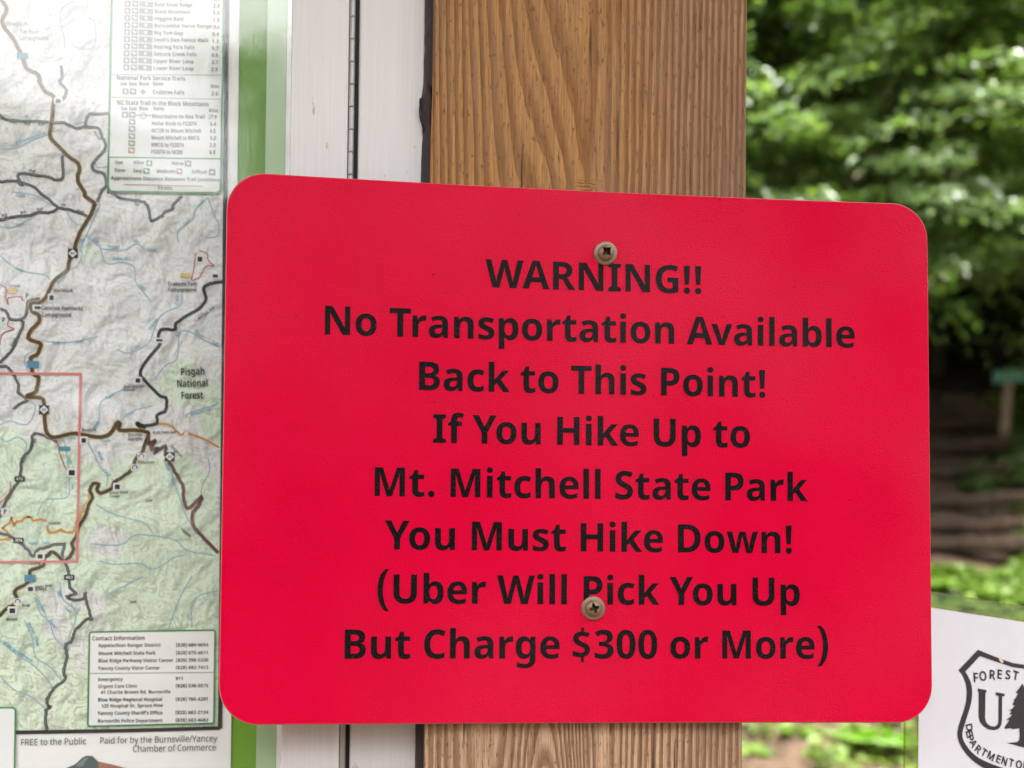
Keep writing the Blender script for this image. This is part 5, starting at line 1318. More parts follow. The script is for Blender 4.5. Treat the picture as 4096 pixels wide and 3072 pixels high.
def icon(px, py, w, h, m_=None, glyph='z'):
    a = mp(px, py)
    poly_fill(m_ if m_ is not None else ic, [round_rect(a[0] - w * KP / 2, a[1] - h * KP / 2, a[0] + w * KP / 2, a[1] + h * KP / 2, 3 * KP, 3)], frame(LY(8.4)))
    if glyph == 'z':
        ribbon(icw, [(a[0] - 7 * KP, a[1] + 1 * KP), (a[0] - 2 * KP, a[1] + 4 * KP), (a[0] + 1 * KP, a[1] - 4 * KP), (a[0] + 7 * KP, a[1] + 3 * KP)], 5 * KP, frame(LY(8.8)))
    elif glyph == 'h':
        poly_fill(icw, [[(a[0] - 3 * KP, a[1] - 8 * KP), (a[0] + 4 * KP, a[1] - 7 * KP), (a[0] + 5 * KP, a[1] + 2 * KP), (a[0] - 1 * KP, a[1] + 8 * KP), (a[0] - 5 * KP, a[1] + 1 * KP)]], frame(LY(8.8)))
    elif glyph == 'o':
        poly_fill(icw, [[(a[0] + px_ * KP, a[1] + py_ * KP) for px_, py_ in circ(0, 0, 6)]], frame(LY(8.8)))


rows = [(-3, 'Woody Ridge', 1330, '2.2'), (-2, 'Lost Cove Ridge', 1420, '3.3'), (-1, 'Colbert Ridge', 1300, '3.6'), (0, 'Bald Knob Ridge', 1420, '2.8'), (1, 'Black Mountain', 1380, '5.5'), (2, 'Higgins Bald', 1275, '1.5'),
        (3, 'Buncombe Horse Range', 1740, '16.4'), (4, 'Big Tom Gap', 1265, '0.4'), (5, "Devil's Den Forest Walk", 1690, '1.3'), (6, 'Roaring Fork Falls', 1450, '0.7'), (7, 'Setrock Creek Falls', 1490, '0.5'),
        (8, 'Upper River Loop', 1440, '3.7'), (9, 'Lower River Loop', 1440, '2.5')]
for i, s, xe, mil in rows:
    y = 128 + i * 117
    x = 790 - i * 2.2
    c3t(s, x, y, xe, y + 10, 62)
    c3t(mil, 1760 - i * 4, y + 22, 1870 - i * 3, y + 26, 62)
    icon(430 + (345 - i * 2.5) * K3, (y - 38) * K3, 23, 24, None, 'h')
    icon(430 + (470 - i * 2.5) * K3, (y - 38) * K3, 25, 24)
    icon(430 + (655 - i * 2.5) * K3, (y - 34) * K3, 54, 22, None, 'o')
c3t('National Park Service Trails', 160, 1345, 1300, 1362, 72)
for s, x0, x1 in (('Use', 225, 335), ('Ease', 368, 500), ('Blaze', 535, 700), ('Name', 760, 935)): c3t(s, x0, 1440, x1, 1442, 60)
c3t('Miles', 1715, 1480, 1865, 1484, 60)
c3t('Crabtree Falls', 760, 1580, 1285, 1590, 66); c3t('2.6', 1728, 1605, 1848, 1608, 66)
icon(430 + 312 * K3, 1537 * K3, 23, 24, None, 'h'); icon(430 + 435 * K3, 1540 * K3, 25, 24)
a = mp(430 + 595 * K3, 1545 * K3); poly_fill(ic, [[(a[0] + px_ * KP, a[1] + py_ * KP) for px_, py_ in ((-12, 0), (0, -12), (12, 0), (0, 12))]], frame(LY(8.4)))
c4t('NC State Trail in the Black Mountains', 165, 178, 1650, 205, 72)
for s, x0, x1 in (('Use', 230, 330), ('Ease', 358, 485), ('Blaze', 520, 670), ('Name', 750, 925)): c4t(s, x0, 266, x1, 270, 58)
c4t('Miles', 1645, 298, 1800, 302, 58)
for i, (s, xe, mil, x0m) in enumerate((('Mountains-to-Sea Trail', 1590, '27.9', 1645), ('Hollar Knob to FS2074', 1450, '6.4', 1665), ('NC128 to Mount Mitchell', 1525, '4.5', 1660), ('Mount Mitchell to BMCG', 1500, '5.8', 1665), ('BMCG to FS2074', 1245, '2.8', 1660), ('FS2074 to NC80', 1225, '6.8', 1655))):
    c4t(s, 728 - 3 * i, 395 + i * 115, xe, 403 + i * 115, 64)
    c4t(mil, x0m, 405 + i * 114, x0m + 130 - (30 if i else 0), 408 + i * 114, 64)
    icon(430 + (410 - i * 2) * K4, 380 + (342 + i * 115) * K4, 26, 24, icg if i == 4 else ico if i == 5 else None)
icon(430 + 295 * K4, 380 + 340 * K4, 24, 24, None, 'h')
for s, x0, x1, y in (('Use', 130, 262, 1135), ('Hiker', 430, 610, 1138), ('Horse', 1045, 1240, 1152), ('Ease', 125, 300, 1262), ('Easy', 430, 570, 1270), ('Moderate', 800, 1115, 1280), ('Difficult', 1370, 1625, 1290)):
    c4t(s, x0, y, x1, y + 3, 58)
icon(430 + 685 * K4, 380 + 1122 * K4, 24, 24, None, 'h'); icon(430 + 1310 * K4, 380 + 1130 * K4, 26, 24)
icon(430 + 640 * K4, 380 + 1250 * K4, 25, 24, icg); icon(430 + 1172 * K4, 380 + 1255 * K4, 23, 22, ico); icon(430 + 1700 * K4, 380 + 1268 * K4, 26, 26, None, 'o')
c4t('Approximate Distance Between Trail Junctions', 65, 1390, 1825, 1420, 60)
c4t('0.5 miles', 825, 1548, 1060, 1552, 56)
sub(b, 'table_lettering', MAT['p_dark'], pan)
sub(ic, 'grey_icons', MAT['p_grey'], pan); sub(icw, 'icon_figures', MAT['p_white'], pan)
sub(icg, 'green_icons', MAT['p_green'], pan); sub(ico, 'orange_icons', MAT['p_rust'], pan)
b = MB()
ribbon(b, [mp(430 + 280 * K4, 380 + 1467 * K4), mp(430 + 1550 * K4, 380 + 1495 * K4)], 3 * KP, frame(LY(8.4)))
ribbon(b, [mp(430 + 475 * K4, 380 + 350 * K4), mp(430 + 720 * K4, 380 + 350 * K4)], 4 * KP, frame(LY(8.2)))
a = mp(430 + 592 * K4, 380 + 358 * K4)
ribbon(b, [(a[0] + px_ * KP, a[1] + py_ * KP) for px_, py_ in circ(0, 0, 11)], 3 * KP, frame(LY(8.6)), True)
sub(b, 'scale_line', MAT['p_rust'], pan)

# lower left inset panel and the caption strip under the map
pan = info_panel('inset_panel', [(-700, 2838), (66, 2829), (60, 3190), (-700, 3190)], 16, (0, 1, 0, 0), MAT['panel'], 7)
b = MB()
mtext(b, 'Trail Guide', -190, 2928, 4, 2926, 44, 'R', 8.4)
sub(b, 'panel_lettering', MAT['p_black'], pan)
b = MB()
mtext(b, 'FREE to the Public', 84, 2981, 347, 2976, 25, 'R', 6)
mtext(b, 'Paid for by the Burnsville/Yancey', 400, 2974, 870, 2964, 25, 'R', 6)
mtext(b, 'Chamber of Commerce', 532, 3007, 866, 3000, 25, 'R', 6)
mchild(b, 'caption_lettering', MAT['p_black'])
KQ = 500 / 2212.0
q = lambda x, y: mp(x * KQ, 2800 + y * KQ)
b = MB(); poly_fill(b, [[q(*p) for p in ((1740, 1080), (1860, 1110), (2010, 1140), (2160, 1180), (2450, 1260), (2700, 1400), (2700, 1700), (1600, 1700), (1740, 1250))]], frame(LY(5)))
mchild(b, 'drawing_slope', MAT['p_rust'])
b = MB(); poly_fill(b, [[q(*p) for p in ((900, 1280), (1180, 1200), (1340, 1130), (1470, 1010), (1540, 980), (1640, 985), (1700, 1040), (1740, 1080), (1760, 1230), (1700, 1700), (900, 1700))]], frame(LY(5.5)))
mchild(b, 'drawing_dome', MAT['p_slate'])
b = MB(); poly_fill(b, [[q(*p) for p in ((1360, 1150), (1500, 1020), (1590, 1010), (1520, 1080), (1480, 1160), (1400, 1180))]], frame(LY(6)))
mchild(b, 'drawing_highlight', MAT['p_slate2'])

# ================================================================== the red sign
SW, SH, SR = 0.3048, 0.2286 * 0.998, 0.0160
SROLL, BOW, TX, TZ = 0.00283, 0.0020, -0.0014, 0.014
cS, sS = math.cos(SROLL), math.sin(SROLL)
STH = 0.0022


def sgn(u, v, off=0.0):
    x = cS * u - sS * v; z = sS * u + cS * v
    return (x, -0.004 - BOW * (2 * u / SW) ** 2 + TX * x + TZ * z - off, z)


def sign_uv(px, py):
    y = -0.004
    for _ in range(5):
        P = at(px, py, y)
        u = cS * P[0] + sS * P[2]; v = -sS * P[0] + cS * P[2]
        y = sgn(u, v)[1]
    return u, v


us = []
for i in range(13):
    us.append(-SW / 2 + SR * (1 - math.cos(math.pi / 2 * i / 12)))
us += list(np.linspace(-SW / 2 + SR, SW / 2 - SR, 61)[1:-1])
us += [-u for u in us[:13]][::-1]


def vtop(u):
    d = abs(u) - (SW / 2 - SR)
    if d <= 0: return SH / 2
    return SH / 2 - SR + math.sqrt(max(0.0, SR * SR - d * d))


sroot = empty('warning_sign', sgn(0, -SH / 2), 'red plastic warning sign with rounded corners and eight lines of black lettering', 'sign')
mb = MB()
n = len(us)
nv = 9
B_ = 0.0004
for side, off, ins in ((0, 0.0, B_), (1, -STH, 0.0)):
    V = []
    for i, u in enumerate(us):
        k_ = 1 - ins / (SW / 2)
        for j in range(nv):
            V.append(sgn(u * k_, vtop(u) * (1 - ins / (SH / 2)) * (2 * j / (nv - 1) - 1), off))
    F = [(i * nv + j, (i + 1) * nv + j, (i + 1) * nv + j + 1, i * nv + j + 1) for i in range(n - 1) for j in range(nv - 1)]
    mb.add(V, F if side == 0 else [f_[::-1] for f_ in F], True)
per = [(u, vtop(u)) for u in us] + [(us[-1], v) for v in np.linspace(vtop(us[-1]), -vtop(us[-1]), nv)[1:-1]] + \
      [(u, -vtop(u)) for u in us[::-1]] + [(us[0], v) for v in np.linspace(-vtop(us[0]), vtop(us[0]), nv)[1:-1]]
front_faces = len(mb.f)
m_ = len(per)
V = [sgn(u * (1 - B_ / (SW / 2)), v * (1 - B_ / (SH / 2)), 0) for u, v in per] + [sgn(u, v, -B_) for u, v in per] + [sgn(u, v, -STH) for u, v in per]
F = []
for r_ in (0, 1):
    F += [(r_ * m_ + i, r_ * m_ + (i + 1) % m_, (r_ + 1) * m_ + (i + 1) % m_, (r_ + 1) * m_ + i) for i in range(m_)]
mb.add(V, F)
po = mb.build('sign_panel', MAT['red'])
po.data.materials.append(MAT['edge'])
for p in po.data.polygons:
    if p.index >= front_faces: p.material_index = 1
world_child(po, sroot)

LINES = [('WARNING!!', (1941, 1149), (2805, 1175.5)), ('No Transportation Available', (1299, 1337.5), (3419, 1391)),
         ('Back to This Point!', (1676, 1560), (3061, 1590.3)), ('If You Hike Up to', (1732, 1771), (3000, 1791)),
         ('Mt. Mitchell State Park', (1498, 1984), (3230, 2005)), ('You Must Hike Down!', (1538, 2197.4), (3167, 2213.6)),
         ('(Uber Will Pick You Up', (1509, 2413), (3199, 2423.5)), ('But Charge $300 or More)', (1378, 2635), (3312, 2635))]
SCAP = 0.01205
for s, a, b_ in LINES:
    (u0, v0), (u1, v1) = sign_uv(*a), sign_uv(*b_)
    gl = text_loops(s)
    xs_ = [p[0] for g_ in gl for l in g_ for p in l]
    ink0, ink1 = min(xs_), max(xs_)
    kx = (u1 - u0) / (ink1 - ink0)
    k_ = SCAP / CAPH
    tmp = MB()
    sl_ = (v1 - v0) / (u1 - u0)
    for g_ in gl:
        poly_fill(tmp, [[(u0 + (px - ink0) * kx, v0 + (px - ink0) * kx * sl_ + py * k_) for px, py in l] for l in g_], frame(0.0))
    tmp.v = [sgn(p[0], p[2], 0.00012) for p in tmp.v]
    world_child(tmp.build('lettering', MAT['ink']), sroot)


mb = MB()                                          # flecks of grime stuck to the sheet
rg_ = random.Random(31)
for px, py, r_ in ((2880, 797, .00042), (2862, 790, .0002), (2785, 842, .0003), (2962, 812, .0002), (2266, 862, .00018), (2895, 2022, .00038), (2510, 1650, .00026), (2772, 2702, .00028), (1370, 2440, .0002),
                   (1690, 893, .00022), (2470, 2490, .0002), (2602, 1240, .00018), (3300, 1520, .00018), (1190, 1990, .0002), (3510, 2466, .0002), (3577, 2864, .0002), (2555, 1085, .00025), (1120, 1210, .00015)):
    u_, v_ = sign_uv(px, py)
    poly_fill(mb, [[(u_ + r_ * (0.7 + 0.5 * rg_.random()) * math.cos(a_), v_ + r_ * (0.8 + 0.7 * rg_.random()) * math.sin(a_)) for a_ in np.linspace(0, 2 * math.pi, 9)[:-1]]], frame(0.0))
mb.v = [sgn(p[0], p[2], 0.00014) for p in mb.v]
world_child(mb.build('grime_flecks', plain('grime', (0.05, 0.012, 0.012), 0.8)), sroot)


# screws
def screw(name, px, py, rot, rstar, rin, sq, label):
    u, v = sign_uv(px, py)
    root = empty(name, sgn(u, v), label, 'screw', 'screws holding the red sign')
    P0 = np.array(sgn(u, v))
    RF, RDm, HF, HD = 0.0051, 0.0035, 0.0009, 0.0023

    def lathe(prof_, nseg=48):
        V_, F_ = [], []
        for r_, d_ in prof_:
            for k2 in range(nseg):
                a_ = 2 * math.pi * k2 / nseg
                V_.append((r_ * math.cos(a_), -d_, r_ * math.sin(a_)))
        for i_ in range(len(prof_) - 1):
            for k2 in range(nseg):
                F_.append((i_ * nseg + k2, i_ * nseg + (k2 + 1) % nseg, (i_ + 1) * nseg + (k2 + 1) % nseg, (i_ + 1) * nseg + k2))
        return V_, F_

    fl = MB()
    V_, F_ = lathe([(RF * 0.97, 0.0), (RF, HF * 0.35), (RF * 0.985, HF * 0.75), (RF * 0.94, HF), (RF * 0.8, HF * 1.12), (RDm * 1.04, HF * 1.16), (RDm * 0.97, HF * 1.25)])
    fl.add(V_, F_, True)
    sh_ = [(x, y, z) for x, y, z in V_]
    o1 = fl.build('flange', MAT['screw'], root)
    nS = 64

    def rstarf(a_):
        t_ = (a_ - rot) % (math.pi / 2)
        t_ = min(t_, math.pi / 2 - t_) / (math.pi / 4)      # 0 at a point, 1 between points
        return rin + (rstar - rin) * max(0.0, 1 - t_ / sq) ** 1.0 * (1.0) if t_ < sq else rin
    dome = MB()
    V_, F_ = [], []
    fracs = [0, 0.15, 0.35, 0.55, 0.75, 0.9, 1.0]
    for fr_ in fracs:
        for k2 in range(nS):
            a_ = 2 * math.pi * k2 / nS
            r_ = rstarf(a_) * (1 - fr_) + RDm * fr_
            d_ = HF * 1.1 + HD * math.sqrt(max(0, 1 - (r_ / RDm) ** 2))
            V_.append((r_ * math.cos(a_), -d_, r_ * math.sin(a_)))
    for i_ in range(len(fracs) - 1):
        for k2 in range(nS):
            F_.append((i_ * nS + k2, (i_) * nS + (k2 + 1) % nS, (i_ + 1) * nS + (k2 + 1) % nS, (i_ + 1) * nS + k2)[::-1])
    dome.add(V_, F_, True)
    dome.build('head', MAT['screw'], root)
    rec = MB()
    V_, F_ = [], []
    for sc_, d_ in ((1.0, None), (0.97, HF * 1.1 + HD * 0.55), (0.80, HF * 0.6), (0.30, HF * 0.25)):
        for k2 in range(nS):
            a_ = 2 * math.pi * k2 / nS
            r_ = rstarf(a_)
            dd = HF * 1.1 + HD * math.sqrt(max(0, 1 - (r_ / RDm) ** 2)) if d_ is None else d_
            V_.append((r_ * sc_ * math.cos(a_), -dd, r_ * sc_ * math.sin(a_)))
    for i_ in range(3):
        for k2 in range(nS):
            F_.append((i_ * nS + k2, i_ * nS + (k2 + 1) % nS, (i_ + 1) * nS + (k2 + 1) % nS, (i_ + 1) * nS + k2))
    F_.append(tuple(3 * nS + k2 for k2 in range(nS)))
    rec.add(V_, F_)
    rec.build('recess', MAT['recess'], root)
    sh = MB().tube([(0, 0.0001, 0), (0, 0.012, 0), (0, 0.03, 0)], [0.0019, 0.0019, 0.0006], 12)
    sh.build('shank', MAT['screw'], root)
    return root


s1 = screw('screw', 2420.6, 1015, R(45), 0.0024, 0.00155, 0.55, 'brown flanged screw with square recess, just above the word WARNING')
s1.rotation_euler = (R(3), 0, R(-3))
s2 = screw('screw', 2371.5, 2433, R(18), 0.0024, 0.00115, 0.8, 'brown flanged screw with star recess, covering part of the word Pick')
s2.rotation_euler = (R(-2), 0, R(-4))

# ================================================================== laminated notice on the right
NY, NP, NR = R(10), R(-6), R(7)
Mn = (Matrix.Rotation(NY, 3, 'Z') @ Matrix.Rotation(NP, 3, 'X') @ Matrix.Rotation(NR, 3, 'Y'))
Mn = np.array(Mn)
N0 = at(3678, 2423, 0.020)
e1, e2, en = Mn[:, 0], Mn[:, 2], Mn[:, 1]


def nuv(px, py):
    d = ray(px, py)
    t = np.dot(N0 - CAM, en) / np.dot(d, en)
    P = CAM + d * t - N0
    return (float(P @ e1), float(P @ e2))


nroot = empty('laminated_notice', tuple(N0 + e1 * 0.108 - e2 * 0.279), 'white paper notice with black shield emblem in a clear plastic sleeve, right of the sign', 'notice')


def nchild(mbx, name, m, par=None):
    mbx.v = [tuple(N0 + e1 * p[0] + en * p[1] + e2 * p[2]) for p in mbx.v]
    return world_child(mbx.build(name, m), nroot)


PWd, PHt = 0.2159, 0.2794
nchild(MB().box((0, 0, -PHt), (PWd, 0.00015, 0)), 'paper', MAT['notice'])
m1 = 0.0058
pl_u0 = nuv(3619, 2960)[0]
pl_v1 = nuv(3728, 2368)[1]
sl = MB()                                          # welded clear border round the paper
sl.box((pl_u0, -0.0006, -PHt - 0.012), (-0.0012, 0.0008, pl_v1))
sl.box((-0.0012, -0.0006, 0.0012), (PWd + 0.012, 0.0008, pl_v1))
sl.box((PWd + 0.0012, -0.0006, -PHt - 0.012), (PWd + 0.012, 0.0008, 0.0012))
sl.box((-0.0012, -0.0006, -PHt - 0.012), (PWd + 0.0012, 0.0008, -PHt - 0.0012))
nchild(sl, 'plastic_sleeve', MAT['sleeve'])
seam = MB()
w_ = 0.0006
for a, b2 in (((pl_u0, -PHt - 0.012), (pl_u0, pl_v1)), ((pl_u0, pl_v1), (PWd + 0.012, pl_v1)), ((PWd + 0.012, pl_v1), (PWd + 0.012, -PHt - 0.012)), ((-0.0006, -PHt), (-0.0006, 0.0006)), ((-0.0006, 0.0006), (PWd, 0.0006))):
    seam.tube([(a[0], 0.0, a[1]), (b2[0], 0.0, b2[1])], 0.00035, 6)
nchild(seam, 'sleeve_seam', MAT['sleeve'])
KE = 296 / 941.0
e_ = lambda x, y: nuv(3800 + x * KE, 2550 + y * KE)
ax0, ax1 = np.array(e_(916, 590)), np.array(e_(921, 1395))
axd = (ax0 - ax1) / np.hypot(*(ax0 - ax1))


def mirror(p):
    q_ = np.array(p) - ax1
    return tuple(ax1 + 2 * axd * (q_ @ axd) - q_)


def sym_poly(px_pts, k_=4):
    L = [e_(*p) for p in px_pts]
    return L


def nfill(mbx, loops): poly_fill(mbx, loops, frame(-0.00018))


outer_t = [(941, 360), (800, 325), (640, 272), (350, 155)]
outer_l = [(105, 415), (150, 470), (185, 550), (205, 640), (208, 740), (195, 840), (160, 960), (120, 1080), (95, 1180), (92, 1260), (120, 1350), (180, 1450), (260, 1540), (360, 1620), (500, 1690), (700, 1752), (922, 1800)]
inner_t = [(941, 414), (800, 378), (640, 328), (378, 235)]
inner_l = [(190, 435), (235, 510), (268, 600), (278, 720), (265, 830), (235, 940), (190, 1080), (160, 1180), (155, 1260), (180, 1330), (240, 1420), (320, 1500), (420, 1560), (560, 1620), (740, 1680), (922, 1730)]
def both(L): return L + [mirror(p) for p in L[::-1]]
o_loop = both([e_(*p) for p in outer_t[1:]] + [tuple(p) for p in smooth_line([e_(*p) for p in outer_l], 4)])
i_loop = both([e_(*p) for p in inner_t[1:]] + [tuple(p) for p in smooth_line([e_(*p) for p in inner_l], 4)])
mbx = MB(); nfill(mbx, [o_loop, i_loop]); nchild(mbx, 'shield_outline', MAT['p_black'])
U = [(348, 648), (462, 668), (460, 700), (448, 698), (442, 1020), (455, 1075), (480, 1104), (510, 1124), (550, 1132), (582, 1124), (602, 1102), (612, 1060), (614, 742), (580, 735), (578, 695), (692, 716), (690, 748), (660, 745),
     (657, 1050), (648, 1110), (630, 1145), (600, 1168), (550, 1178), (490, 1168), (440, 1142), (400, 1104), (372, 1060), (360, 1005), (362, 690), (350, 685)]
mbx = MB(); nfill(mbx, [[e_(*p) for p in U]])
a = e_(655, 1140); bm = mirror(a)
hh = abs(e_(400, 1178)[1] - e_(400, 660)[1])
put_text(mbx, 'S', bm[0], bm[1], hh * 0.98, frame(-0.00018), hh * 0.62, 'B', 'l', math.atan2(axd[1], axd[0]) - math.pi / 2)
nchild(mbx, 'emblem_letters', MAT['p_black'])
T = [(912, 590), (880, 640), (830, 700), (860, 710), (835, 765), (800, 800), (815, 808), (785, 855), (820, 865), (790, 900), (735, 935), (780, 930), (770, 955), (745, 980), (790, 975), (760, 1012), (705, 1050), (750, 1045),
     (725, 1090), (683, 1150), (705, 1162), (760, 1152), (800, 1166), (860, 1158), (878, 1152), (882, 1230), (878, 1300), (850, 1328), (715, 1342), (800, 1360), (880, 1385), (921, 1395)]
mbx = MB(); nfill(mbx, [both([e_(*p) for p in T])]); nchild(mbx, 'emblem_tree', MAT['p_black'])
mbx = MB()


def nl(ch, cx, cy, ang, h, stretch=1.0):
    """one letter, baseline middle at an emblem pixel"""
    a_ = e_(cx, cy)
    put_text(mbx, ch, a_[0], a_[1], h, frame(-0.00018), text_width(ch, 'R') * h / CAPH * stretch, 'R', 'c', ang)
    thick(ch, a_[0], a_[1], h, h * 0.075, ang)


def thick(s, x, z, cap, w_, ang):
    k_ = cap / CAPH
    ca_, sa_ = math.cos(ang), math.sin(ang)
    off_ = -0.5 * text_width(s, 'R') * k_
    for g_ in text_loops(s, 'R'):
        for l in g_:
            ribbon(mbx, [(x + (px * k_ + off_) * ca_ - py * k_ * sa_, z + (px * k_ + off_) * sa_ + py * k_ * ca_) for px, py in l], w_, frame(-0.00024), True)


hF = abs(e_(410, 425)[1] - e_(410, 545)[1]) * 0.93
fl_ = [('F', 325, 565, .12), ('O', 415, 545, .02), ('R', 528, 528, -.04), ('E', 622, 521, -.06), ('S', 728, 527, -.10), ('T', 825, 536, -.14)]
rl_ = [('S', 0, 0, 0), ('E', 0, 0, 0), ('R', 0, 0, 0), ('V', 0, 0, 0), ('I', 0, 0, 0), ('C', 0, 0, 0), ('E', 0, 0, 0)]
th0 = math.atan2(axd[1], axd[0]) - math.pi / 2
for ch, x, y, a_ in fl_: nl(ch, x, y, a_ - 0.02, hF, 1.1)
mir = [mirror(e_(x, y)) for ch, x, y, a_ in fl_]
mxs = np.array([p[0] for p in mir]); mys = np.array([p[1] for p in mir]); od = np.argsort(mxs)
for i, ch in enumerate('SERVICE'):
    x = np.interp(i / 6, [0, 1], [mxs.min() - 0.002, mxs.max() - 0.001])
    y = np.interp(x, mxs[od], mys[od])
    put_text(mbx, ch, x, y, hF, frame(-0.00018), text_width(ch, 'R') * hF / CAPH, 'R', 'c', th0 * 1.5)
hD = hF * 0.86
dl = [('D', 205, 1150, -1.32), ('E', 205, 1222, -1.32), ('P', 222, 1292, -1.18), ('A', 262, 1368, -1.0), ('R', 328, 1452, -.72), ('T', 408, 1502, -.58), ('M', 500, 1548, -.48), ('E', 598, 1588, -.40), ('N', 676, 1616, -.34), ('T', 766, 1640, -.28), ('O', 866, 1662, -.22), ('F', 945, 1676, -.16)]
for ch, x, y, a_ in dl: nl(ch, x, y, a_ + 0.03, hD, 1.0)
ml = [(mirror(e_(x, y)), a_) for ch, x, y, a_ in dl][::-1][1:]
for ch, (p, a_) in zip('AGRICULTURE', ml):
    put_text(mbx, ch, p[0], p[1], hD, frame(-0.00018), text_width(ch, 'R') * hD / CAPH, 'R', 'c', 2 * th0 - a_)
nchild(mbx, 'emblem_lettering', MAT['p_black'])
# crumb stuck on the sleeve, as a small worn patch of the outline
mbx = MB()
nfill(mbx, [[e_(*p) for p in ((610, 275), (640, 268), (672, 300), (662, 330), (640, 318), (628, 300))]])
mbx.v = [(p[0], -0.0003, p[2]) for p in mbx.v]
nchild(mbx, 'worn_patch', plain('worn_paper', (0.62, 0.47, 0.27), 0.7))

# stake that carries the notice, hidden behind the paper
sk = N0 + e1 * 0.108 - e2 * 0.10
sz_ = gz(sk[0], sk[1])
mb = MB().box((-0.022, 0.0, -0.25), (0.022, 0.030, float(sk[2]) - sz_))
o = mb.build('notice_stake', MAT['stake'], None, 0.002)
o.location = (float(sk[0] - en[0] * 0 + 0.006), float(sk[1] + 0.036), sz_)
o.rotation_euler = (0, 0, NY)
tag(o, 'wooden stake standing behind the white laminated notice', 'stake')

# ================================================================== woodland
def leaves_mesh(name, cen, axis, nrm, length, width, m, parent=None, fold=0.18):
    """many small folded leaves in one mesh: centres, axes, normals as arrays"""
    n = len(cen)
    axis = axis / np.linalg.norm(axis, axis=1, keepdims=True)
    nrm = nrm - axis * np.sum(nrm * axis, 1, keepdims=True)
    nrm = nrm / (np.linalg.norm(nrm, axis=1, keepdims=True) + 1e-9)
    b = np.cross(nrm, axis)
    length = np.broadcast_to(length, (n,))[:, None]
    width = np.broadcast_to(width, (n,))[:, None]
    base = cen - axis * length * 0.5
    tip = cen + axis * length * 0.5 - nrm * length * 0.10
    l1 = cen - axis * length * 0.12 + b * width * 0.5 + nrm * width * fold
    r1 = cen - axis * length * 0.12 - b * width * 0.5 + nrm * width * fold
    l2 = cen + axis * length * 0.22 + b * width * 0.36 + nrm * width * fold * 0.6
    r2 = cen + axis * length * 0.22 - b * width * 0.36 + nrm * width * fold * 0.6
    V = np.stack([base, r1, r2, tip, l2, l1], 1).reshape(-1, 3)
    i0 = np.arange(n) * 6
    F = np.concatenate([np.stack([i0, i0 + 1, i0 + 2, i0 + 3], 1), np.stack([i0, i0 + 3, i0 + 4, i0 + 5], 1)], 1).reshape(-1, 4)
    me = bpy.data.meshes.new(name)
    me.vertices.add(len(V)); me.vertices.foreach_set('co', V.astype(np.float32).ravel())
    me.loops.add(len(F) * 4); me.loops.foreach_set('vertex_index', F.astype(np.int32).ravel())
    me.polygons.add(len(F))
    me.polygons.foreach_set('loop_start', (np.arange(len(F)) * 4).astype(np.int32))
    me.polygons.foreach_set('loop_total', np.full(len(F), 4, np.int32))
    me.update(calc_edges=True)
    me.validate()
    return link(name, me, m, parent)


def spray(rs, base, az, length, droop, nleaf, lsize, spread=0.42):
    """one flattened leafy branch end: leaves on both sides of a drooping twig"""
    t = np.sqrt(rs.uniform(0.02, 1, nleaf))
    d = np.array([math.cos(az), math.sin(az), 0.0])
    s = np.array([-d[1], d[0], 0.0])
    side = rs.uniform(-1, 1, nleaf)
    wv = length * spread * np.sin(np.pi * np.clip(0.12 + 0.86 * t, 0, 1)) ** 0.7
    p = base + d * (t * length)[:, None] + s * (side * wv)[:, None]
    p[:, 2] += 0.10 * length * t - droop * length * t ** 2 - 0.10 * length * np.abs(side) * t + rs.normal(0, 0.030, nleaf)
    ax = d * (0.7 + 0.3 * rs.uniform(0, 1, nleaf))[:, None] + s * (np.sign(side) * rs.uniform(0.2, 1.1, nleaf))[:, None]
    ax[:, 2] += -0.25 - droop * t + rs.normal(0, 0.22, nleaf)
    nr = np.stack([rs.normal(0, 0.4, nleaf) + d[0] * 0.8, rs.normal(0, 0.4, nleaf) + d[1] * 0.8, np.ones(nleaf)], 1)
    L = lsize * rs.uniform(0.7, 1.25, nleaf)
    return p, ax, nr, L


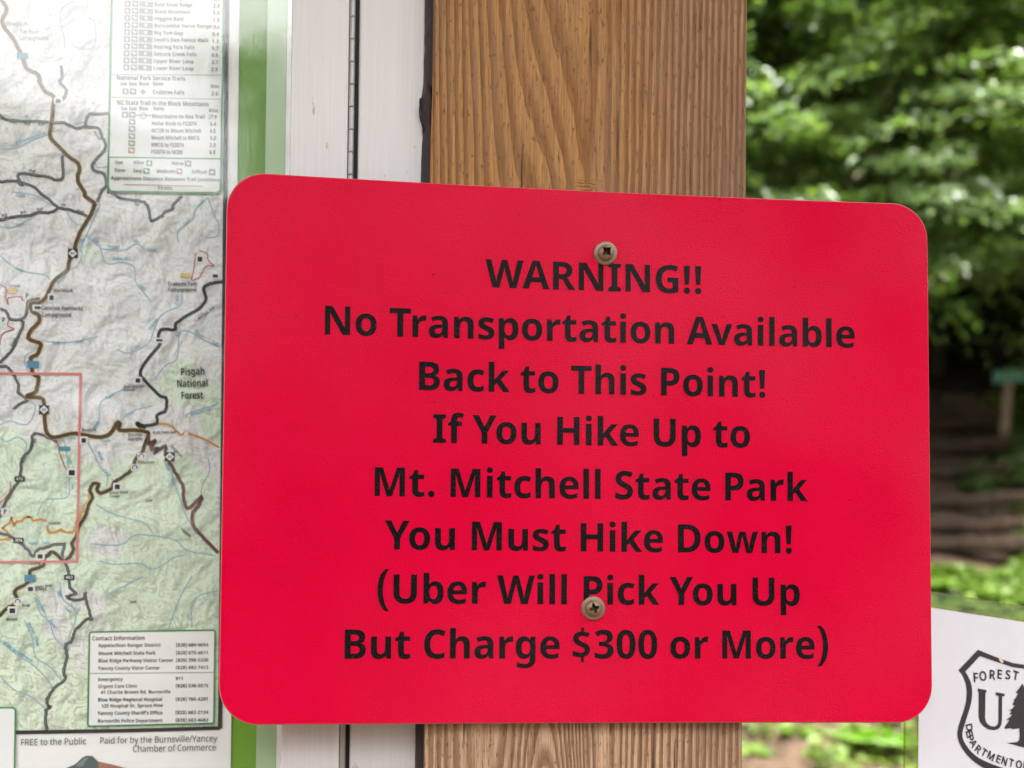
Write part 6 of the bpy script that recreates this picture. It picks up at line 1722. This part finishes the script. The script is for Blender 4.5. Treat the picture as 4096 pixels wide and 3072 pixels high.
def tree(name, label, x, y, height, crown_lo, reach, nspray, nleaf, lsize, seed, trunk_r, leaf, lean=(0, 0), group=None, limbs=10, droop=0.45, cat='tree'):
    rs = np.random.RandomState(seed)
    z = gz(x, y)
    root = empty(name, (x, y, z), label, cat, group)
    tr_ = MB()
    pts, rad = [], []
    for i in range(9):
        t = i / 8
        pts.append((lean[0] * t * t + 0.06 * math.sin(3 * t + seed), lean[1] * t * t + 0.06 * math.cos(2.3 * t + seed), -0.15 + (height * 0.96 + 0.15) * t))
        rad.append(trunk_r * (1.25 if i == 0 else 1.0) * (1 - 0.86 * t))
    tr_.tube(pts, rad, 10)
    pa = np.array(pts)
    Ps, As, Ns, Ls = [], [], [], []
    for k_ in range(nspray):
        hz = crown_lo + (height - crown_lo) * rs.uniform(0, 1) ** 0.9
        t = hz / height
        c = np.array([np.interp(hz, pa[:, 2], pa[:, 0]), np.interp(hz, pa[:, 2], pa[:, 1]), hz])
        az = rs.uniform(0, 2 * math.pi) if rs.uniform() < 0.45 else -math.pi / 2 + rs.normal(0, 0.9)   # boughs reach for the light of the clearing
        rr = reach * (1.0 - 0.55 * max(0.0, (hz - crown_lo) / max(0.1, height - crown_lo)) ** 1.6) * rs.uniform(0.35, 1.0)
        inner = rr * rs.uniform(0.15, 0.6)
        b_ = c + np.array([math.cos(az), math.sin(az), 0]) * inner
        b_[2] += inner * 0.18 + rs.normal(0, 0.15)
        ln_ = max(0.5, rr - inner) * rs.uniform(0.8, 1.25)
        p, a, nr, L = spray(rs, b_, az + rs.normal(0, 0.35), ln_, droop * rs.uniform(0.5, 1.4), nleaf, lsize)
        Ps.append(p); As.append(a); Ns.append(nr); Ls.append(L)
        if k_ < limbs:
            tr_.tube([c, (c + b_) / 2 + np.array([0, 0, 0.08]), b_, b_ + np.array([math.cos(az), math.sin(az), -0.2]) * ln_ * 0.6], [trunk_r * 0.28, trunk_r * 0.2, trunk_r * 0.12, 0.004], 6)
    tr_.build('trunk', MAT['bark'], root)
    P, A, Nn, L = np.concatenate(Ps), np.concatenate(As), np.concatenate(Ns), np.concatenate(Ls)
    leaves_mesh('crown', P, A, Nn, L, L * 0.56, leaf, root)
    return root


G1 = 'understory trees beside the trail'
tree('beech_tree', 'beech with sunlit layered leaf sprays, nearest tree right of the post', 4.7, 6.1, 5.9, 2.6, 2.2, 190, 150, 0.080, 11, 0.06, MAT['leafA'], (-0.5, -0.6), G1)
tree('beech_tree', 'beech overhanging the far right edge with pale glinting leaves', 7.1, 6.4, 6.6, 2.7, 2.4, 190, 150, 0.080, 12, 0.07, MAT['leafA'], (-0.4, -0.6), G1)
tree('beech_tree', 'darker beech showing its leaves just beside the upper post edge', 2.7, 7.4, 6.6, 2.8, 2.5, 170, 150, 0.085, 13, 0.07, MAT['leafA'], (0.2, -0.5), G1)
tree('beech_tree', 'beech whose low boughs hang over the shaded trail steps', 5.6, 8.2, 7.6, 2.6, 3.0, 180, 150, 0.085, 14, 0.08, MAT['leafA'], (-0.1, -0.6), G1)
tree('beech_tree', 'small beech with pale leaves right beside the post edge, lower than its neighbours', 2.9, 5.9, 5.4, 2.2, 1.7, 130, 140, 0.09, 15, 0.05, MAT['leafA'], (-0.3, -0.3), G1)
G2 = 'tall forest trees up the slope'
far = [(1.2, 10.5, 11), (4.0, 11.2, 12), (7.6, 10.0, 11.5), (9.8, 8.6, 11), (9.4, 12.5, 13), (6.2, 13.5, 13.5), (2.6, 14.2, 14), (12.2, 11.0, 12), (13.5, 7.2, 11), (-1.5, 12.5, 13),
       (11.6, 15.5, 15), (7.8, 17.5, 15), (4.0, 18.5, 15), (15.5, 14.0, 15), (-4.5, 10.5, 12), (-7.5, 8.0, 11), (16.5, 9.5, 13), (-5, 16, 14), (0, 18, 15), (19, 17, 16), (13, 20, 16), (8.8, 10.6, 10), (10.9, 10.2, 10.5), (7.0, 11.8, 11), (11.8, 9.2, 11), (9.4, 7.3, 9), (13.5, 12.5, 14)]
for i, (x, y, h) in enumerate(far):
    tree('forest_tree', 'dark green forest tree among the mass of foliage behind the beeches', x, y, h, 0.3 + (i % 3) * 0.3, 3.3, 120, 70, 0.24, 40 + i, 0.13, MAT['leafB'], (0, -0.3), G2, 8)
G3 = 'trees across the clearing, mirrored in the glass'
back = [(-4.9, -7.9, 7.1), (-3.5, -8.4, 6.8), (-2.5, -9.0, 6.4), (-1.6, -8.9, 8.3), (-6.6, -7.6, 6.8), (-8.6, -6.8, 6.6), (-0.5, -9.3, 5.6), (1.2, -9.6, 5.2), (3.4, -9.4, 5.6), (5.8, -9.0, 6.2), (8.4, -8.0, 6.4),
        (-11.5, -4.5, 6.5), (11.0, -5.5, 6.6), (-13, -1.0, 6.5), (13.5, -1.5, 7)]
for i, (x, y, h) in enumerate(back):
    tree('clearing_tree', 'tree across the clearing, seen only as a reflection in the case glass', x, y, h, 0.5, 2.1, 130, 60, 0.17, 80 + i, 0.09, MAT['leafB'], (0, 0.2), G3, 6) if h < 8 else \
        tree('clearing_tree', 'tree across the clearing, seen only as a reflection in the case glass', x, y, h, 0.5, 0.9, 130, 60, 0.15, 80 + i, 0.09, MAT['leafB'], (0, 0.1), G3, 6)

# ------------------------------------------------------------------ trail with timber steps
cl = [hit_ground(px, py) for px, py in ((3690, 2205), (3695, 2170), (3700, 2135), (3710, 2040), (3715, 1923), (3720, 1820), (3720, 1733), (3720, 1660))]
cl = [np.array([c[0], c[1]]) for c in cl]
cl = cl + [cl[-1] + (cl[-1] - cl[-2]) * k_ for k_ in (2, 6, 12)]
mb = MB()
HWT = 0.85
V = []
sm = [np.array(p) for p in smooth_line(cl, 6)]
for i, p in enumerate(sm):
    d = sm[min(i + 1, len(sm) - 1)] - sm[max(i - 1, 0)]
    d /= np.hypot(*d); s = np.array([d[1], -d[0]])
    for t in np.linspace(-1, 1, 9):
        q_ = p + s * t * (HWT + 0.08 * math.sin(i * 0.9 + t))
        V.append((q_[0], q_[1], gz(*q_) + 0.035 - 0.05 * t ** 4))
mb.add(V, [(i * 9 + j, i * 9 + j + 1, (i + 1) * 9 + j + 1, (i + 1) * 9 + j) for i in range(len(sm) - 1) for j in range(8)], True)
tag(mb.build('trail', MAT['trail']), kind='structure')
steps = [(2212, 'lowest timber trail step, just above the bright ferns'), (2140, 'second timber trail step from the bottom, dark and worn'),
         (2045, 'third timber trail step from the bottom, palest of the flight'), (1925, 'fourth timber trail step from the bottom, in the shade'),
         (1822, 'fifth timber trail step from the bottom, in deep shade'), (1735, 'topmost visible timber trail step, nearly black in shade')]
for i, (py, lab) in enumerate(steps):
    P = hit_ground(3712, py)
    j = min(range(len(sm)), key=lambda k_: np.hypot(*(sm[k_] - P[:2])))
    d = sm[min(j + 1, len(sm) - 1)] - sm[max(j - 1, 0)]; d /= np.hypot(*d)
    s = np.array([d[1], -d[0]])
    a_ = math.atan2(s[1], s[0]) + rng.uniform(-0.05, 0.05)
    lg = MB()
    hw = 0.72 + rng.uniform(-0.05, 0.08)
    nseg = 14
    pts = [(hw * (2 * k_ / nseg - 1), 0.01 * math.sin(k_ * 1.7 + i), 0.01 * math.cos(k_ * 1.3 + i)) for k_ in range(nseg + 1)]
    lg.tube(pts, [0.075 + 0.008 * math.sin(k_ * 2.1 + i) for k_ in range(nseg + 1)], 12)
    o = lg.build('timber_step', MAT['timber'])
    o.location = (P[0], P[1], gz(P[0], P[1]) + 0.075)
    o.rotation_euler = (0, rng.uniform(-0.02, 0.02), a_)
    tag(o, lab, 'step', 'timber steps up the trail')

# ------------------------------------------------------------------ trail marker
D = 8.6
B0 = CAM + ray(4008, 1760) * D
gzB = gz(B0[0], B0[1])
top = CAM + ray(4034, 1510) * D
mroot = empty('trail_marker', (B0[0], B0[1], gzB), 'small green trail sign on a wooden stake beside the shaded steps', 'trail sign')
pw = 0.045
hz_top = float((CAM + ray(4034, 1512) * D)[2]) - gzB
mk = MB()
mk.box((-pw, -pw * 0.6, -0.3), (pw, pw * 0.6, hz_top))
mk.build('stake', MAT['stake'], mroot, 0.006)
bw, bh = 106 / FPX * D / 2, 52 / FPX * D / 2
bz = float(top[2]) - gzB
mk = MB().box((-bw, -pw * 0.6 - 0.022, bz - bh), (bw, -pw * 0.6 - 0.001, bz + bh))
mk.build('board', MAT['marker'], mroot, 0.008)
for sx in (-0.03, 0.03):
    mk = MB().tube([(sx, -pw * 0.6 - 0.021, bz), (sx, -pw * 0.6 - 0.026, bz)], 0.006, 10)
    mk.build('bolt', MAT['hinge'], mroot)
mroot.rotation_euler = (0, R(3.5), -math.atan2(B0[0], B0[1]) * 0.8)

# ------------------------------------------------------------------ ferns, herbs and ground cover
rs = np.random.RandomState(5)


def on_trail(x, y, m_=0.0):
    return min(np.hypot(x - p[0], y - p[1]) for p in sm) < HWT + m_


def fern(x, y, size, seed, label, group):
    r = np.random.RandomState(seed)
    root = empty('fern', (x, y, gz(x, y)), label, 'fern', group)
    st = MB()
    P, A, N_, L = [], [], [], []
    nfr = r.randint(8, 12)
    for k_ in range(nfr):
        az = 2 * math.pi * (k_ + r.uniform(-0.3, 0.3)) / nfr
        d = np.array([math.cos(az), math.sin(az)])
        s = np.array([-d[1], d[0]])
        ln_ = size * r.uniform(0.8, 1.15)
        pts = []
        for i in range(9):
            t = i / 8
            pts.append(np.array([d[0] * ln_ * (0.08 * t + 0.80 * t * t), d[1] * ln_ * (0.08 * t + 0.80 * t * t), ln_ * (1.05 * t - 0.62 * t * t)]))
        st.tube(pts, [0.004 * (1 - 0.8 * i / 8) for i in range(9)], 5)
        pa = np.array(pts)
        for i in range(44):
            t = 0.12 + 0.87 * i / 43
            c = np.array([np.interp(t, np.linspace(0, 1, 9), pa[:, q_]) for q_ in range(3)])
            pl = ln_ * 0.26 * math.sin(math.pi * min(1, (t * 0.93 + 0.05))) ** 0.8
            tang = np.array([np.interp(min(1, t + .05), np.linspace(0, 1, 9), pa[:, q_]) for q_ in range(3)]) - c
            for sg in (-1, 1):
                ax = np.array([s[0] * sg, s[1] * sg, -0.12]) + tang / (np.linalg.norm(tang) + 1e-6) * 0.35
                P.append(c + ax * pl * 0.5); A.append(ax); N_.append([d[0] * 0.4 * t, d[1] * 0.4 * t, 1]); L.append(pl)
    st.build('stem', MAT['fern'], root)
    leaves_mesh('fronds', np.array(P), np.array(A), np.array(N_), np.array(L), np.array(L) * 0.22 + 0.004, MAT['fern'], root, 0.05)
    return root


GF = 'bright ferns below the trail'
for i, (px, py, sz, lab) in enumerate(((3790, 2330, 0.34, 'bright yellow green fern at the foot of the trail, nearest the sign edge'), (3905, 2350, 0.32, 'bright fern at the foot of the trail, above the notice'),
                                       (4040, 2370, 0.34, 'bright fern at the right edge, above the notice'), (3700, 2420, 0.36, 'fern half hidden by the right edge of the red sign'),
                                       (3500, 3040, 0.30, 'fern with narrow fronds below the sign, beside the notice sleeve'))):
    P = hit_ground(px, py)
    fern(P[0], P[1], sz, 200 + i, lab, GF)

# loose woodland herbs: nobody could count them
Ps, As, Ns, Ls = [], [], [], []
cnt = 0
bp = hit_ground(3850, 2330)
while cnt < 6400:
    x, y = rs.uniform(-3, 11), rs.uniform(1.6, 9.5)
    if cnt > 5000: x, y = bp[0] + rs.normal(0, 0.9), bp[1] + rs.normal(0, 0.35)
    if on_trail(x, y, -0.12): continue
    n_ = math.sin(x * 2.1 + 1) * math.cos(y * 1.7) + math.sin(x * 0.9 - y * 1.3) + rs.normal(0, 0.6)
    if n_ < -0.55 and cnt <= 5000: continue
    cnt += 1
    z = gz(x, y)
    k_ = rs.randint(5, 10)
    h = rs.uniform(0.03, 0.22)
    az = rs.uniform(0, 2 * math.pi, k_)
    rr = rs.uniform(0.02, 0.11, k_)
    hz = h * rs.uniform(0.5, 1.0, k_)
    Ps.append(np.stack([x + np.cos(az) * rr, y + np.sin(az) * rr, z + hz], 1))
    As.append(np.stack([np.cos(az), np.sin(az), rs.uniform(-0.5, 0.3, k_)], 1))
    Ns.append(np.stack([rs.normal(0, 0.3, k_), rs.normal(0, 0.3, k_) - 0.2, np.ones(k_)], 1))
    Ls.append(rs.uniform(0.05, 0.115, k_))
P, A, Nn, L = map(np.concatenate, (Ps, As, Ns, Ls))
tag(leaves_mesh('ground_cover', P, A, Nn, L, L * 0.62, MAT['herb']), 'green leafy ground cover over brown soil below the trail', 'ground cover', None, 'stuff')
# dry leaf litter
n_ = 9000
_u = 16000                                          # dark undergrowth on the slope under the trees
ux, uy = rs.uniform(-6, 18, _u), rs.uniform(8.2, 20, _u)
ok_ = np.array([not on_trail(a, b2, 0.1) for a, b2 in zip(ux, uy)])
ux, uy = ux[ok_], uy[ok_]; _u = len(ux)
uz = np.array([gz(a, b2) for a, b2 in zip(ux, uy)]) + rs.uniform(0.05, 0.7, _u) ** 1.3
ua = rs.uniform(0, 2 * math.pi, _u)
tag(leaves_mesh('undergrowth', np.stack([ux, uy, uz], 1), np.stack([np.cos(ua), np.sin(ua), rs.normal(0, .3, _u)], 1), np.stack([rs.normal(0, .4, _u), rs.normal(0, .4, _u) - 0.4, np.ones(_u)], 1), rs.uniform(0.12, 0.3, _u), rs.uniform(0.07, 0.16, _u), MAT['leafB']),
    'dark leafy undergrowth on the shaded slope', 'undergrowth', None, 'stuff')
x, y = rs.uniform(-4, 11, n_), rs.uniform(1.0, 11, n_)
z = np.array([gz(a, b2) for a, b2 in zip(x, y)]) + 0.045
az = rs.uniform(0, 2 * math.pi, n_)
litter = m_leaf('dry_leaf', (0.06, 0.035, 0.02), (0.15, 0.095, 0.06), (0.27, 0.19, 0.13), 0.7, 0.1)
tag(leaves_mesh('leaf_litter', np.stack([x, y, z], 1), np.stack([np.cos(az), np.sin(az), rs.normal(0, .2, n_)], 1), np.stack([rs.normal(0, .3, n_), rs.normal(0, .3, n_), np.ones(n_)], 1), rs.uniform(0.03, 0.09, n_), rs.uniform(0.02, 0.05, n_), litter),
    'brown dry leaf litter on the woodland soil', 'leaf litter', None, 'stuff')
# dark shrub right of the steps
def shrub(px, py, size, seed, label, n=1500, leaf=None):
    P = hit_ground(px, py)
    r = np.random.RandomState(seed)
    root = empty('shrub', (P[0], P[1], gz(P[0], P[1])), label, 'shrub', 'shrubs beside the steps')
    st = MB()
    Ps, As, Ns, Ls = [], [], [], []
    for k_ in range(16):
        az = r.uniform(0, 2 * math.pi); el = r.uniform(0.5, 1.3)
        d = np.array([math.cos(az) * math.cos(el), math.sin(az) * math.cos(el), math.sin(el)])
        ln_ = size * r.uniform(0.6, 1.0)
        st.tube([(0, 0, -0.05), d * ln_ * 0.5, d * ln_ * 0.95 + np.array([0, 0, -0.1 * ln_])], [0.012, 0.008, 0.003], 5)
        p, a_, nr, L = spray(r, d * ln_ * 0.35, az, ln_ * 0.8, 0.3, n // 16, 0.10)
        p[:, 2] += np.linspace(0, d[2] * ln_ * 0.5, len(p))
        Ps.append(p); As.append(a_); Ns.append(nr); Ls.append(L)
    st.build('stems', MAT['bark'], root)
    P_, A_, N_, L_ = map(np.concatenate, (Ps, As, Ns, Ls))
    leaves_mesh('foliage', P_, A_, N_, L_, L_ * 0.55, leaf or MAT['leafA'], root)


shrub(4050, 1990, 0.62, 301, 'dark leafy shrub right of the steps, below the green trail sign')
shrub(4110, 1860, 0.5, 302, 'dark shrub at the right edge, behind the foot of the trail sign')
